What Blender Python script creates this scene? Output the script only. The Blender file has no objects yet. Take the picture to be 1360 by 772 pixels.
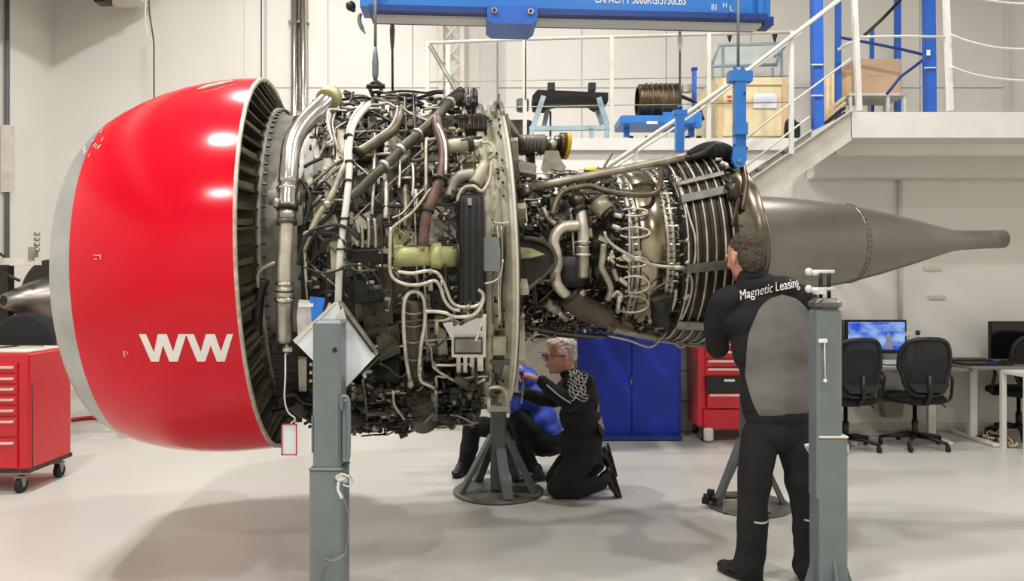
import bpy, bmesh, math, random
from mathutils import Vector, Matrix
from mathutils.bvhtree import BVHTree
random.seed(11)
V = Vector
PI = math.pi
SC = bpy.context.scene
COL = SC.collection

# ---------------------------------------------------------------- camera
cd = bpy.data.cameras.new('camera')
cd.sensor_width = 36.0
cd.lens = 36.0 * 1000.0 / 1360.0
cd.shift_y = -14.0 / 1360.0
cd.clip_end = 60
cam = bpy.data.objects.new('camera', cd)
cam.location = (0, 0, 1.55)
cam.rotation_euler = (PI / 2, 0, 0)
COL.objects.link(cam)
SC.camera = cam

# ---------------------------------------------------------------- world, lamps, exposure
w = bpy.data.worlds.new('world')
SC.world = w
w.use_nodes = True
w.node_tree.nodes['Background'].inputs[0].default_value = (0.95, 0.97, 1.0, 1)
w.node_tree.nodes['Background'].inputs[1].default_value = 0.12
SC.view_settings.view_transform = 'Standard'
SC.view_settings.look = 'None'
SC.view_settings.exposure = 0.0
SC.view_settings.gamma = 1.0
LAMPS = [  # x, y, z, size x, size y, watts
    (-2.57, 2.4, 6.3, .24, .24, 270), (-2.57, 5.6, 6.3, .24, .24, 300), (-2.57, 8.3, 6.3, .24, .24, 70),
    (-0.4, 1.6, 6.3, .24, .24, 130), (2.6, 2.4, 6.3, .24, .24, 170),
    (0.3, 5.4, 6.3, .24, .24, 170), (3.2, 5.6, 6.3, .24, .24, 180),
    (-2.57, -1.6, 6.0, .5, .5, 210), (2.0, -1.8, 6.0, .5, .5, 170),
    (0.6, 8.9, 6.3, .3, .3, 25),
]
for i, (x, y, z, sx, sy, p) in enumerate(LAMPS):
    ld = bpy.data.lights.new('ceiling_lamp', 'AREA')
    ld.shape = 'RECTANGLE'
    ld.size = sx
    ld.size_y = sy
    ld.energy = p * .60
    ld.color = (1.0, 0.985, 0.96)
    lo = bpy.data.objects.new('ceiling_lamp_light', ld)
    lo.location = (x, y, z)
    COL.objects.link(lo)

# ---------------------------------------------------------------- helpers
CX, HY, CF, CZ = 680.0, 372.0, 1000.0, 1.55


def W(px, py, Y):
    """the point at depth Y that stands where the survey of the room puts it"""
    return V(((px - CX) * Y / CF, Y, CZ + (HY - py) * Y / CF))


def PX(p):
    return (CX + p[0] / p[1] * CF, HY - (p[2] - CZ) / p[1] * CF)


MATS = {}


def M(name, col=(.3, .3, .5), rough=.5, metal=0.0, nz=.12, scale=6.0, bump=0.0, coat=0.0, bscale=None, emit=0.0, alpha=1.0):
    if name in MATS:
        return MATS[name]
    m = bpy.data.materials.new(name)
    m.use_nodes = True
    nt = m.node_tree
    b = nt.nodes['Principled BSDF']
    b.inputs['Roughness'].default_value = rough
    b.inputs['Metallic'].default_value = metal
    b.inputs['Coat Weight'].default_value = coat
    b.inputs['Coat Roughness'].default_value = .08
    tc = nt.nodes.new('ShaderNodeTexCoord')
    n = nt.nodes.new('ShaderNodeTexNoise')
    n.inputs['Scale'].default_value = scale
    n.inputs['Detail'].default_value = 4
    nt.links.new(tc.outputs['Object'], n.inputs['Vector'])
    r = nt.nodes.new('ShaderNodeValToRGB')
    r.color_ramp.elements[0].position = .32
    r.color_ramp.elements[1].position = .68
    r.color_ramp.elements[0].color = tuple(c * (1 - nz) for c in col) + (1,)
    r.color_ramp.elements[1].color = tuple(min(1, c * (1 + nz)) for c in col) + (1,)
    nt.links.new(n.outputs['Fac'], r.inputs['Fac'])
    nt.links.new(r.outputs['Color'], b.inputs['Base Color'])
    if bump:
        n2 = nt.nodes.new('ShaderNodeTexNoise')
        n2.inputs['Scale'].default_value = bscale or scale * 5
        nt.links.new(tc.outputs['Object'], n2.inputs['Vector'])
        bp = nt.nodes.new('ShaderNodeBump')
        bp.inputs['Strength'].default_value = bump
        bp.inputs['Distance'].default_value = .01
        nt.links.new(n2.outputs['Fac'], bp.inputs['Height'])
        nt.links.new(bp.outputs['Normal'], b.inputs['Normal'])
    if emit:
        b.inputs['Emission Color'].default_value = tuple(col) + (1,)
        b.inputs['Emission Strength'].default_value = emit
    if alpha < 1:
        b.inputs['Alpha'].default_value = alpha
    MATS[name] = m
    return m


def S(r, g, b):
    f = lambda c: ((c / 255 + .055) / 1.055) ** 2.4 if c > 10 else c / 255 / 12.92
    return (f(r), f(g), f(b))


# paints and metals
M('white_wall', S(226, 223, 216), .75, nz=.03, scale=1.2, bump=.05, bscale=30)
M('white_paint', S(216, 214, 208), .5, nz=.04)
M('offwhite', S(205, 200, 188), .45, nz=.1)
M('grey_wall', S(190, 187, 181), .8, nz=.03, scale=1)
M('red_gloss', S(210, 2, 34), .15, nz=.04, scale=2).node_tree.nodes['Principled BSDF'].inputs['Specular IOR Level'].default_value = .32
M('red_tool', S(200, 12, 32), .3, nz=.06, scale=4, coat=.3)
M('lip_metal', S(176, 176, 174), .38, .75, nz=.12, scale=5)
M('rim_edge', S(190, 182, 165), .55, .3, nz=.3, scale=20)
M('bulkhead', S(92, 86, 66), .6, .4, nz=.35, scale=7)
M('bulkhead_dark', S(40, 37, 28), .7, .2, nz=.4, scale=9)
M('case_grey', S(142, 138, 128), .5, .5, nz=.32, scale=9)
M('case_beige', S(172, 167, 146), .55, .2, nz=.3, scale=10)
M('case_green', S(170, 168, 118), .5, .25, nz=.3, scale=9)
M('steel', S(205, 202, 194), .22, 1, nz=.14, scale=14)
M('steel_dull', S(165, 160, 148), .38, .9, nz=.22, scale=18)
M('pipe_light', S(196, 189, 174), .34, .6, nz=.28, scale=14)
M('pipe_beige', S(156, 148, 130), .42, .5, nz=.32, scale=14)
M('bronze', S(104, 94, 76), .4, .6, nz=.3, scale=12)
M('red_brown', S(96, 70, 64), .45, .25, nz=.4, scale=14)
M('olive', S(78, 75, 60), .5, .4, nz=.4, scale=16)
M('dark', S(34, 32, 28), .5, .2, nz=.4, scale=14)
M('dark_metal', S(62, 59, 52), .4, .7, nz=.4, scale=18)
M('black', S(17, 17, 17), .45, nz=.2)
M('black_soft', S(20, 20, 21), .85, nz=.25, scale=10)
M('heat_brown', S(92, 78, 62), .35, .85, nz=.35, scale=6)
M('cone_grey', S(128, 123, 116), .33, .85, nz=.12, scale=3)
M('yellow_cap', S(215, 180, 30), .4, nz=.1)
M('yellow_green', S(205, 200, 30), .5, nz=.1)
M('blue_crane', S(38, 116, 196), .4, nz=.06, scale=3, coat=.2)
M('blue_dark', S(20, 55, 125), .4, nz=.08, scale=3)
M('blue_post', S(38, 96, 190), .45, nz=.08)
M('blue_cabinet', S(10, 42, 165), .45, nz=.05)
M('stand_grey', S(112, 121, 122), .42, .1, nz=.08, scale=8, coat=.15)
M('stand_dark', S(92, 97, 97), .5, .1, nz=.12, scale=8)
M('plate_grey', S(104, 104, 98), .45, .5, nz=.25, scale=12)
M('chrome', S(225, 225, 225), .15, 1, nz=.05)
M('cable_white', S(215, 213, 205), .5, nz=.05)
M('paper', S(226, 230, 236), .6, nz=.03)
M('wood', S(206, 178, 138), .7, nz=.1, scale=5)
M('wood_pale', S(222, 205, 165), .7, nz=.08, scale=5)
M('cardboard', S(200, 168, 138), .8, nz=.06, scale=4)
M('rack_blue', S(150, 170, 178), .5, .2, nz=.1)
M('rubber', S(28, 27, 26), .8, nz=.2)
M('desk_top', S(120, 112, 104), .5, nz=.1)
M('cloth_black', S(21, 21, 22), .9, nz=.3, scale=9, bump=.25, bscale=25)
M('cloth_grey', S(112, 109, 104), .85, nz=.08, scale=6, bump=.15, bscale=30)
M('skin', S(205, 145, 122), .5, nz=.1, scale=20)
M('hair_white', S(205, 190, 182), .8, nz=.3, scale=60, bump=.8, bscale=90)
M('hair_dark', S(70, 60, 50), .85, nz=.5, scale=70, bump=.8, bscale=90)
M('cloth_blue', S(45, 75, 185), .6, nz=.6, scale=14, bump=.8, bscale=16)
M('reflect', S(195, 192, 186), .5, nz=.1)
M('white_mark', S(238, 232, 228), .5, nz=.03)
M('pink_mark', S(240, 150, 150), .5, nz=.03)
M('blue_tape', S(40, 120, 215), .4, nz=.1)
M('clear_bag', S(205, 198, 195), .3, nz=.2, scale=20)
M('red_frame', S(190, 45, 60), .5, nz=.1)


class MB:
    def __init__(s):
        s.v = []
        s.f = []
        s.s = []

    def add(s, vs, fs, smooth=False):
        o = len(s.v)
        s.v += [V(p) for p in vs]
        s.f += [tuple(i + o for i in f) for f in fs]
        s.s += [smooth] * len(fs)
        return s

    def box(s, c, size, R=None, bev=0):
        c = V(c)
        hx, hy, hz = [q / 2 for q in size]
        R = R or Matrix.Identity(3)
        if bev:
            # chamfered along the vertical edges and top/bottom: 24 corners
            b = min(bev, hx * .9, hy * .9, hz * .9)
            vs = []
            for z, k in ((-hz, b), (-hz + b, 0), (hz - b, 0), (hz, b)):
                X, Y = hx - k, hy - k
                for (x, y) in ((-X + b, -Y), (X - b, -Y), (X, -Y + b), (X, Y - b), (X - b, Y), (-X + b, Y), (-X, Y - b), (-X, -Y + b)):
                    vs.append(c + R @ V((x, y, z)))
            fs = [tuple(reversed(range(8))), tuple(range(24, 32))]
            for j in range(3):
                for i in range(8):
                    a = j * 8 + i
                    bb = j * 8 + (i + 1) % 8
                    fs.append((a, bb, bb + 8, a + 8))
            return s.add(vs, fs)
        vs = [c + R @ V((x, y, z)) for z in (-hz, hz) for (x, y) in ((-hx, -hy), (hx, -hy), (hx, hy), (-hx, hy))]
        return s.add(vs, [(3, 2, 1, 0), (4, 5, 6, 7), (0, 1, 5, 4), (1, 2, 6, 5), (2, 3, 7, 6), (3, 0, 4, 7)])

    def bar(s, p, q, w_, h=None, up=(0, 0, 1), bev=0):
        p, q = V(p), V(q)
        h = h or w_
        d = q - p
        L = d.length
        z = d.normalized()
        up = V(up)
        if abs(z.dot(up)) > .98:
            up = V((0, 1, 0))
        x = up.cross(z).normalized()
        y = z.cross(x)
        R = Matrix((x, y, z)).transposed()
        return s.box((p + q) / 2, (w_, h, L), R, bev)

    def tube(s, pts, r, n=10, caps=True, smooth=True, closed=False):
        pts = [V(p) for p in pts]
        N = len(pts)
        rr = r if isinstance(r, (list, tuple)) else [r] * N
        t0 = (pts[1] - pts[0]).normalized()
        ref = V((0, 0, 1)) if abs(t0.z) < .9 else V((0, 1, 0))
        x = ref.cross(t0).normalized()
        vs = []
        for i in range(N):
            if closed:
                t = (pts[(i + 1) % N] - pts[i - 1]).normalized()
            else:
                t = (pts[min(i + 1, N - 1)] - pts[max(i - 1, 0)])
                t = t.normalized() if t.length > 1e-9 else t0
            x = (x - t * x.dot(t))
            x = x.normalized() if x.length > 1e-6 else t.orthogonal().normalized()
            y = t.cross(x)
            for k in range(n):
                a = 2 * PI * k / n
                vs.append(pts[i] + (x * math.cos(a) + y * math.sin(a)) * rr[i])
        fs = []
        for i in range(N if closed else N - 1):
            j = (i + 1) % N
            for k in range(n):
                k2 = (k + 1) % n
                fs.append((i * n + k, i * n + k2, j * n + k2, j * n + k))
        s.add(vs, fs, smooth)
        if caps and not closed:
            o = len(s.v) - len(vs)
            s.f += [tuple(o + k for k in reversed(range(n))), tuple(o + (N - 1) * n + k for k in range(n))]
            s.s += [False, False]
        return s

    def cyl(s, p, q, r, n=14, r2=None, smooth=True):
        return s.tube([p, q], [r, r if r2 is None else r2], n, True, smooth)

    def lathe(s, prof, o, ax, n=64, a0=0.0, a1=2 * PI, off=None, smooth=True, x0=None):
        """prof: (distance along axis, radius); off(s) gives a centre shift"""
        o = V(o)
        ax = V(ax).normalized()
        x = V(x0) if x0 is not None else (V((0, 0, 1)) if abs(ax.z) < .9 else V((1, 0, 0)))
        x = (x - ax * x.dot(ax)).normalized()
        y = ax.cross(x)
        full = abs(a1 - a0 - 2 * PI) < 1e-6
        m = n if full else n + 1
        vs = []
        for (d, r) in prof:
            c = o + ax * d + (off(d) if off else V((0, 0, 0)))
            for k in range(m):
                a = a0 + (a1 - a0) * k / n
                vs.append(c + (x * math.cos(a) + y * math.sin(a)) * r)
        fs = []
        for i in range(len(prof) - 1):
            for k in range(n):
                k2 = (k + 1) % m if full else k + 1
                fs.append((i * m + k, (i + 1) * m + k, (i + 1) * m + k2, i * m + k2))
        return s.add(vs, fs, smooth)

    def ell(s, c, r, R=None, n=14, m=9):
        c = V(c)
        R = R or Matrix.Identity(3)
        if not isinstance(r, (tuple, list)):
            r = (r, r, r)
        vs = [c + R @ V((0, 0, -r[2]))]
        for j in range(1, m):
            ph = -PI / 2 + PI * j / m
            for k in range(n):
                a = 2 * PI * k / n
                vs.append(c + R @ V((r[0] * math.cos(ph) * math.cos(a), r[1] * math.cos(ph) * math.sin(a), r[2] * math.sin(ph))))
        vs.append(c + R @ V((0, 0, r[2])))
        fs = []
        for k in range(n):
            fs.append((0, 1 + (k + 1) % n, 1 + k))
            fs.append((len(vs) - 1, 1 + (m - 2) * n + k, 1 + (m - 2) * n + (k + 1) % n))
        for j in range(m - 2):
            for k in range(n):
                a = 1 + j * n + k
                b = 1 + j * n + (k + 1) % n
                fs.append((a, b, b + n, a + n))
        return s.add(vs, fs, True)

    def prism(s, poly, ext, smooth=False):
        poly = [V(p) for p in poly]
        ext = V(ext)
        n = len(poly)
        vs = poly + [p + ext for p in poly]
        fs = [tuple(reversed(range(n))), tuple(range(n, 2 * n))]
        for k in range(n):
            k2 = (k + 1) % n
            fs.append((k, k2, k2 + n, k + n))
        return s.add(vs, fs, smooth)

    def build(s, name, mat, parent=None, label=None, kind=None, cat=None, group=None, origin=None):
        me = bpy.data.meshes.new(name)
        if parent is not None:
            org = ROOT[parent.name]
        elif origin is not None:
            org = V(origin)
        else:
            xs = [p.x for p in s.v]
            ys = [p.y for p in s.v]
            zs = [p.z for p in s.v]
            org = V(((min(xs) + max(xs)) / 2, (min(ys) + max(ys)) / 2, min(zs)))
        me.from_pydata([tuple(p - org) for p in s.v], [], s.f)
        me.polygons.foreach_set('use_smooth', s.s)
        bm = bmesh.new()
        bm.from_mesh(me)
        bmesh.ops.recalc_face_normals(bm, faces=bm.faces)
        bm.to_mesh(me)
        bm.free()
        me.update()
        me.materials.append(MATS[mat] if isinstance(mat, str) else mat)
        o = bpy.data.objects.new(name, me)
        COL.objects.link(o)
        if parent is not None:
            o.parent = parent
        else:
            o.location = org
        ROOT[o.name] = org
        if label:
            o['label'] = label
        if kind:
            o['kind'] = kind
        if cat:
            o['category'] = cat
        if group:
            o['group'] = group
        return o


ROOT = {}


def thing(name, label, cat, loc, group=None):
    o = bpy.data.objects.new(name, None)
    o.empty_display_size = .1
    o.location = loc
    COL.objects.link(o)
    o['label'] = label
    o['category'] = cat
    if group:
        o['group'] = group
    ROOT[o.name] = V(loc)
    return o


def struct(name, mb, mat, parent=None):
    return mb.build(name, mat, parent, kind='structure' if parent is None else None, origin=(0, 0, 0) if parent is None else None)


def copy_tree(o, loc=None, rz=None, parent=None, label=None):
    c = o.copy()
    COL.objects.link(c)
    if parent is not None:
        c.parent = parent
    for ch in list(o.children):
        copy_tree(ch, parent=c)
    if loc is not None:
        c.location = loc
    if rz is not None:
        c.rotation_euler = (0, 0, rz)
    if label:
        c['label'] = label
    return c


def crom(pts, k=5):
    pts = [V(p) for p in pts]
    if len(pts) < 3:
        return pts
    P = [pts[0] * 2 - pts[1]] + pts + [pts[-1] * 2 - pts[-2]]
    out = []
    for i in range(1, len(P) - 2):
        p0, p1, p2, p3 = P[i - 1], P[i], P[i + 1], P[i + 2]
        for j in range(k):
            t = j / k
            out.append(.5 * ((2 * p1) + (p2 - p0) * t + (2 * p0 - 5 * p1 + 4 * p2 - p3) * t * t + (3 * p1 - p0 - 3 * p2 + p3) * t ** 3))
    out.append(P[-2])
    return out


def text_mesh(txt, size, name='text'):
    """returns verts, faces of flat lettering in its own plane (x right, y up), centred"""
    cu = bpy.data.curves.new(name, 'FONT')
    cu.body = txt
    cu.size = size
    cu.align_x = 'CENTER'
    cu.align_y = 'CENTER'
    ob = bpy.data.objects.new(name, cu)
    COL.objects.link(ob)
    bpy.context.view_layer.update()
    me = bpy.data.meshes.new_from_object(ob.evaluated_get(bpy.context.evaluated_depsgraph_get()))
    vs = [v.co.copy() for v in me.vertices]
    fs = [tuple(p.vertices) for p in me.polygons]
    bpy.data.objects.remove(ob)
    bpy.data.curves.remove(cu)
    bpy.data.meshes.remove(me)
    return vs, fs

# ================================================================ THE SETTING
YB = 10.0      # back wall
YM = 7.75      # front face of the room under the storage deck
ZD = 3.0       # storage deck level
XL = -6.1
XR = 6.6
ZC = 6.5
YF = -5.0

fm = M('floor_epoxy', S(196, 193, 186), .33, nz=.045, scale=.8, bump=.02, bscale=3)
struct('floor', MB().box(((XL + XR) / 2, (YF + YB) / 2, -.05), (XR - XL + .4, YB - YF + .4, .1)), fm)
struct('ceiling', MB().box(((XL + XR) / 2, (YF + YB) / 2, ZC + .05), (XR - XL + .4, YB - YF + .4, .1)), 'grey_wall')
struct('wall_left', MB().box((XL - .1, (YF + YB) / 2, ZC / 2), (.2, YB - YF, ZC)), 'white_wall')
struct('wall_right', MB().box((XR + .1, (YF + YB) / 2, ZC / 2), (.2, YB - YF, ZC)), 'white_wall')
struct('wall_front', MB().box(((XL + XR) / 2, YF - .1, ZC / 2), (XR - XL + .4, .2, ZC)), 'white_wall')
wb = struct('wall_back', MB().box(((XL + XR) / 2, YB + .1, ZC / 2), (XR - XL + .4, .2, ZC)), 'white_wall')
# wall cladding panels of the back wall above the deck: each its own piece
for i in range(9):
    x0 = -3.55 + i * 1.12
    zt = 2.9
    for j in range(3):
        MB().box((x0 + .555, YB - .012, zt + .6 + j * 1.19), (1.10, .024, 1.175)).build('panel', 'white_wall', wb)
# lower room wall under the deck
wl = struct('wall_storeroom', MB().box(((-.9 + XR) / 2, (YM + YB) / 2, (ZD - .12) / 2), (XR + .9, YB - YM, ZD - .12)), 'white_wall')
# slab edge
struct('trim_deck_slab', MB().box(((-.95 + XR) / 2, (YM + YB) / 2 - .03, ZD - .06), (XR + .95, YB - YM + .06, .12)), 'white_paint')
# blocks of the pillar beside the blue cabinet
for j in range(5):
    MB().box((W(914, 500, YM).x, YM - .03, .155 + j * .31), (.2, .06, .302), bev=.004).build('block', 'offwhite', wl)
# landing on the right with soffit
xl = W(1130, 0, 6.5).x
ld_ = struct('trim_landing', MB().box(((xl + XR) / 2, 6.5 + (YM - 6.5) / 2, 2.89), (XR - xl, YM - 6.5, .22)), 'white_paint')
struct('trim_landing_beam', MB().box(((xl + .1 + XR) / 2, YM - .12, 2.68), (XR - xl - .1, .2, .2)).box(((xl + .02 + XR) / 2, 6.85, 2.73), (XR - xl, .1, .1)), 'white_wall')
struct('trim_conduit', MB().tube([W(1196, 222, YM - .04), W(1196, 440, YM - .04)], .022, 8), 'white_paint')
struct('trim_skirting', MB().box(((-.9 + XR) / 2, YM - .008, .04), (XR + .9, .016, .08)), 'offwhite')
struct('baseboard_back', MB().box(((XL - .9) / 2, YB - .008, .05), (-.9 - XL, .016, .1)), 'offwhite')
struct('baseboard_left', MB().box((XL + .008, (YF + YB) / 2, .05), (.016, YB - YF, .1)), 'offwhite')
# small wall vents / labels low on the right
for (x, y, w_, h_) in ((1238, 357, 24, 4), (1243, 395, 22, 4)):
    p = W(x, y, YM)
    MB().box((p.x, YM - .012, p.z), (w_ * YM / 1000, .024, h_ * YM / 1000 * 1.2)).build('wall_plate', 'offwhite', wl)
# ================================================================ THE JET ENGINE
PSI, PHI = math.radians(7), math.radians(2.0)
EO = V((-1.385, 4.45, 1.66))
EA = V((math.cos(PSI) * math.cos(PHI), math.sin(PSI) * math.cos(PHI), math.sin(PHI)))
EN = V((math.sin(PSI), -math.cos(PSI), 0))
EU = EN.cross(EA)
ENG = thing('jet_engine', 'large jet engine with red intake cowl and bare pipe-covered core hanging in the workshop', 'engine', (EO.x + 1.2, EO.y + .1, 0))


def EP(s, th, r, dz=0.0):
    """engine cylinder coordinates; th 0 faces the aisle, 90 is up"""
    a = math.radians(th)
    return EO + EA * s + EN * (r * math.cos(a)) + EU * (r * math.sin(a) + dz)


def ES(px, py, r, drop=0.0):
    C = V((0, 0, CZ))
    d = V(((px - CX) / CF, 1, (HY - py) / CF))
    O = EO + EU * drop
    c2 = ((C - O).dot(EN), (C - O).dot(EU))
    d2 = (d.dot(EN), d.dot(EU))
    A = d2[0] ** 2 + d2[1] ** 2
    B = c2[0] * d2[0] + c2[1] * d2[1]
    Q = c2[0] ** 2 + c2[1] ** 2 - r * r
    disc = B * B - A * Q
    t = (-B - math.sqrt(disc)) / A if disc > 0 else -B / A
    return C + d * t


def ecoord(p):
    q = V(p) - EO
    h, n_ = q.dot(EU), q.dot(EN)
    return q.dot(EA), math.degrees(math.atan2(h, n_)), math.hypot(h, n_)


def EPATH(pts, r, k=5, smooth=True):
    out = []
    for p in pts:
        rr = p[2] if len(p) > 2 else r
        out.append(ES(p[0], p[1], rr))
    return crom(out, k) if smooth else out


def epipe(name, pts, r, w_, mat, n=10, k=5, parent=None, label=None):
    """pipe w_ pixels wide through points laid on the engine at radius r"""
    P = EPATH(pts, r, k)
    D = sum(p.y for p in P) / len(P)
    return MB().tube(P, w_ * D / 2000.0, n).build(name, mat, parent or ENG, label=label)


def ring(name, prof, mat, parent=None, n=72, label=None, off=None, kind=None):
    return MB().lathe(prof, EO, EA, n, x0=EU, off=off).build(name, mat, parent or ENG, label=label, kind=kind)


# ---- intake cowl
def cdrop(s):
    t = min(1, max(0, -s / .92))
    return -.015 - .075 * t ** 1.4


COWLP = [(0.0, 1.062), (-.12, 1.064), (-.25, 1.057), (-.38, 1.040), (-.50, 1.015), (-.60, .985), (-.70, .945), (-.765, .912)]
LIPP = [(-.765, .912), (-.82, .878), (-.865, .842), (-.90, .800), (-.918, .765), (-.922, .735), (-.912, .708), (-.885, .688), (-.84, .680), (-.76, .684)]
INP = [(-.76, .684), (-.6, .71), (-.4, .76), (-.2, .80), (0.02, .82)]


def CR(s):
    P = COWLP
    if s >= 0:
        return P[0][1]
    for (s0, r0), (s1, r1) in zip(P, P[1:]):
        if s1 <= s <= s0:
            return r0 + (r1 - r0) * (s - s0) / (s1 - s0)
    return P[-1][1]


def cowl_hit(px, py, out=0.0):
    r, dr = 1.05, -.03
    for _ in range(8):
        p = ES(px, py, r + out, dr)
        s = ecoord(p)[0]
        r, dr = CR(s), cdrop(s)
    return p


off = lambda s: EU * cdrop(s)
cowl = ring('intake_cowl', COWLP, 'red_gloss', label='glossy red intake cowl skin', off=off, n=120)
ring('intake_lip', LIPP, 'lip_metal', cowl, label='bare polished metal intake lip', off=off, n=120)
ring('inner_barrel', INP, 'case_grey', cowl, off=off, n=96)
ring('rear_rim', [(-.002, 1.063), (.012, 1.064), (.014, 1.045), (-.03, 1.035), (-.03, 1.0)], 'rim_edge', cowl, label='chipped bare edge of the cowl', off=off, n=120)
ring('rear_bulkhead', [(-.02, 1.04), (-.05, 1.03), (-.03, .97), (.03, .90), (.065, .865)], 'bulkhead', cowl, n=120, off=off)
for i in range(64):
    th = i * 360 / 64 + 2
    rib = MB().bar(EP(-.02, th, 1.035, cdrop(0)), EP(.055, th + 2.2, .895, cdrop(0)), .012, .05, up=EA)
    rib.build('rib', 'olive' if i % 3 else 'bulkhead_dark', cowl)
    if i % 2:
        MB().bar(EP(-.01, th + 2.4, 1.0, cdrop(0)), EP(.05, th + 3.6, .91, cdrop(0)), .03, .014, up=EA).build('bracket', 'bulkhead', cowl)
# panel joint of the cowl skin (thin proud strip) and top latch fairing
m = MB()
for a in range(-70, 96, 5):
    pass
p = cowl_hit(270, 113, .0)
m = MB()
q = [cowl_hit(262 + i * 6, 119 - i * 1.4, .004) for i in range(9)]
m.tube(q, [.004, .009, .012, .012, .012, .011, .009, .006, .003], 8).build('hoist_point_cover', 'rim_edge', cowl)


def stroke(mb, x0, x1, y0, x2, x3, y1, nseg=7):
    vs = []
    for o in (.0015, .0045):
        for i in range(nseg + 1):
            t = i / nseg
            for (a, b) in ((x0, x2), (x1, x3)):
                vs.append(cowl_hit(a + (b - a) * t, y0 + (y1 - y0) * t, o))
    m_ = 2 * (nseg + 1)
    fs = []
    for i in range(nseg):
        a = 2 * i
        fs.append((m_ + a, m_ + a + 1, m_ + a + 3, m_ + a + 2))
        fs.append((a, a + 2, a + 3, a + 1))
        fs.append((a, m_ + a, m_ + a + 2, a + 2))
        fs.append((a + 1, a + 3, m_ + a + 3, m_ + a + 1))
    fs += [(0, 1, m_ + 1, m_), (m_ - 2, 2 * m_ - 2, 2 * m_ - 1, m_ - 1)]
    mb.add(vs, fs)


T_, B_ = 444, 480.5
lw = MB()
for q in ((184.5, 194, 200.5, 210), (209.5, 220, 202, 211), (210.5, 221.5, 225, 235), (237, 247.5, 226, 236)):
    stroke(lw, q[0], q[1], T_, q[2], q[3], B_)
lw.build('letter_w', 'white_mark', cowl)
lw = MB()
for q in ((247, 257.5, 262, 272), (273.5, 285, 263, 272.5), (274, 285.5, 288, 298)):
    stroke(lw, q[0], q[1], T_, q[2], q[3], B_)
stroke(lw, 301.5, 309.5, T_, 288.5, 298.5, B_)
lw.build('letter_w', 'white_mark', cowl)
# small marks on the skin
mk = MB()
stroke(mk, 163, 165.5, 466, 164.5, 167, 474.5, 2)
stroke(mk, 166, 168, 466, 169.5, 171.5, 471, 2)
mk.build('small_mark', 'pink_mark', cowl)
mk = MB()
stroke(mk, 124, 134, 338.5, 124, 134, 340, 1)
stroke(mk, 132.5, 134, 339, 132.5, 134, 345, 1)
stroke(mk, 125, 129, 343.5, 125, 129, 345, 1)
mk.build('small_mark', 'pink_mark', cowl)
# worn spot at the upper lip joint
mk = MB()
random.seed(5)
for i in range(10):
    x = 112 + random.random() * 26
    y = 190 + random.random() * 22 - (x - 112) * .9
    stroke(mk, x, x + 1.5, y, x - 3, x - 1.5, y + 5, 1)
mk.build('chipped_paint', 'rim_edge', cowl, kind='stuff')
# spinner and fan disc far inside
fan = ring('fan', [(-.45, .0), (-.40, .05), (-.25, .16), (-.15, .2), (-.12, .25)], 'dark_metal', n=40)
for i in range(24):
    th = i * 15
    MB().add([EP(-.16, th, .2), EP(-.06, th + 4, .2), EP(.02, th + 16, .80), EP(-.12, th + 10, .80)], [(0, 1, 2, 3)]).prism([EP(-.16, th, .2), EP(-.06, th + 4, .2), EP(.02, th + 16, .80), EP(-.12, th + 10, .80)], EA * .01).build('fan_blade', 'steel_dull', fan)

# ---- fan case
case = ring('fan_case', [(.05, .84), (.06, .885), (.085, .885), (.085, .842), (.32, .842), (.33, .858), (.36, .858), (.37, .842), (.75, .835), (.76, .853), (.79, .853), (.8, .835), (1.16, .835), (1.16, .83)], 'case_grey', n=96)
for i in range(90):
    th = i * 4
    if -100 < th - 360 * (th > 180) < 110:
        MB().cyl(EP(.08, th, .872), EP(.105, th, .872), .008, 6, smooth=False).build('bolt', 'dark_metal', case)
frame = ring('fan_frame', [(1.15, .80), (1.15, .905), (1.19, .905), (1.19, .86), (1.25, .865), (1.25, .90), (1.28, .90), (1.28, .915), (1.30, .915), (1.30, .84)], 'case_beige', n=120, label='pale green-beige fan frame ring')
ring('rear_flange', [(1.30, .84), (1.30, .915), (1.315, .915), (1.315, .86)], 'offwhite', frame, n=120)
ring('frame_groove', [(1.315, .895), (1.325, .895), (1.33, .84), (1.33, .80)], 'olive', frame, n=120)
ring('frame_bulkhead', [(1.33, .85), (1.35, .72), (1.38, .55), (1.42, .42), (1.6, .37)], 'dark_metal', frame, n=96)
# bypass duct struts inside frame bulkhead
for i in range(12):
    th = i * 30 + 15
    MB().bar(EP(1.37, th, .42), EP(1.33, th, .84), .03, .09, up=EA).build('strut', 'case_beige', frame)

# ---- core
comp = ring('compressor_case', [(1.38, .34), (1.55, .345), (1.56, .375), (1.585, .375), (1.59, .35), (1.75, .36), (1.76, .385), (1.78, .385), (1.785, .36), (1.9, .40), (1.98, .44), (2.0, .47), (2.02, .47)], 'dark_metal', n=72)
for (s0, r0) in ((1.98, .475), (2.02, .49)):
    for i in range(56):
        th = -95 + i * 3.6
        MB().cyl(EP(s0, th, r0 - .006), EP(s0 + .025, th, r0 - .006), .0065, 6, smooth=False).build('bolt', 'dark_metal' if i % 3 else 'steel_dull', comp)
hpt = ring('turbine_case', [(2.0, .45), (2.01, .49), (2.03, .49), (2.03, .47), (2.05, .468), (2.12, .478), (2.22, .487), (2.235, .49), (2.24, .515), (2.262, .515), (2.27, .49), (2.3, .49)], 'steel_dull', n=96, label='shiny turbine case band')
ring('heat_band', [(2.065, .474), (2.075, .486), (2.205, .496), (2.215, .489)], M('turbine_shine', S(150, 142, 122), .2, 1, nz=.4, scale=7), hpt, n=96, label='polished band tinted gold')
for i in range(50):
    th = -95 + i * 4
    MB().cyl(EP(2.225, th, .508), EP(2.285, th, .508), .008, 6, smooth=False).build('bolt', 'steel_dull' if i % 3 == 0 else 'dark_metal', hpt)
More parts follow.
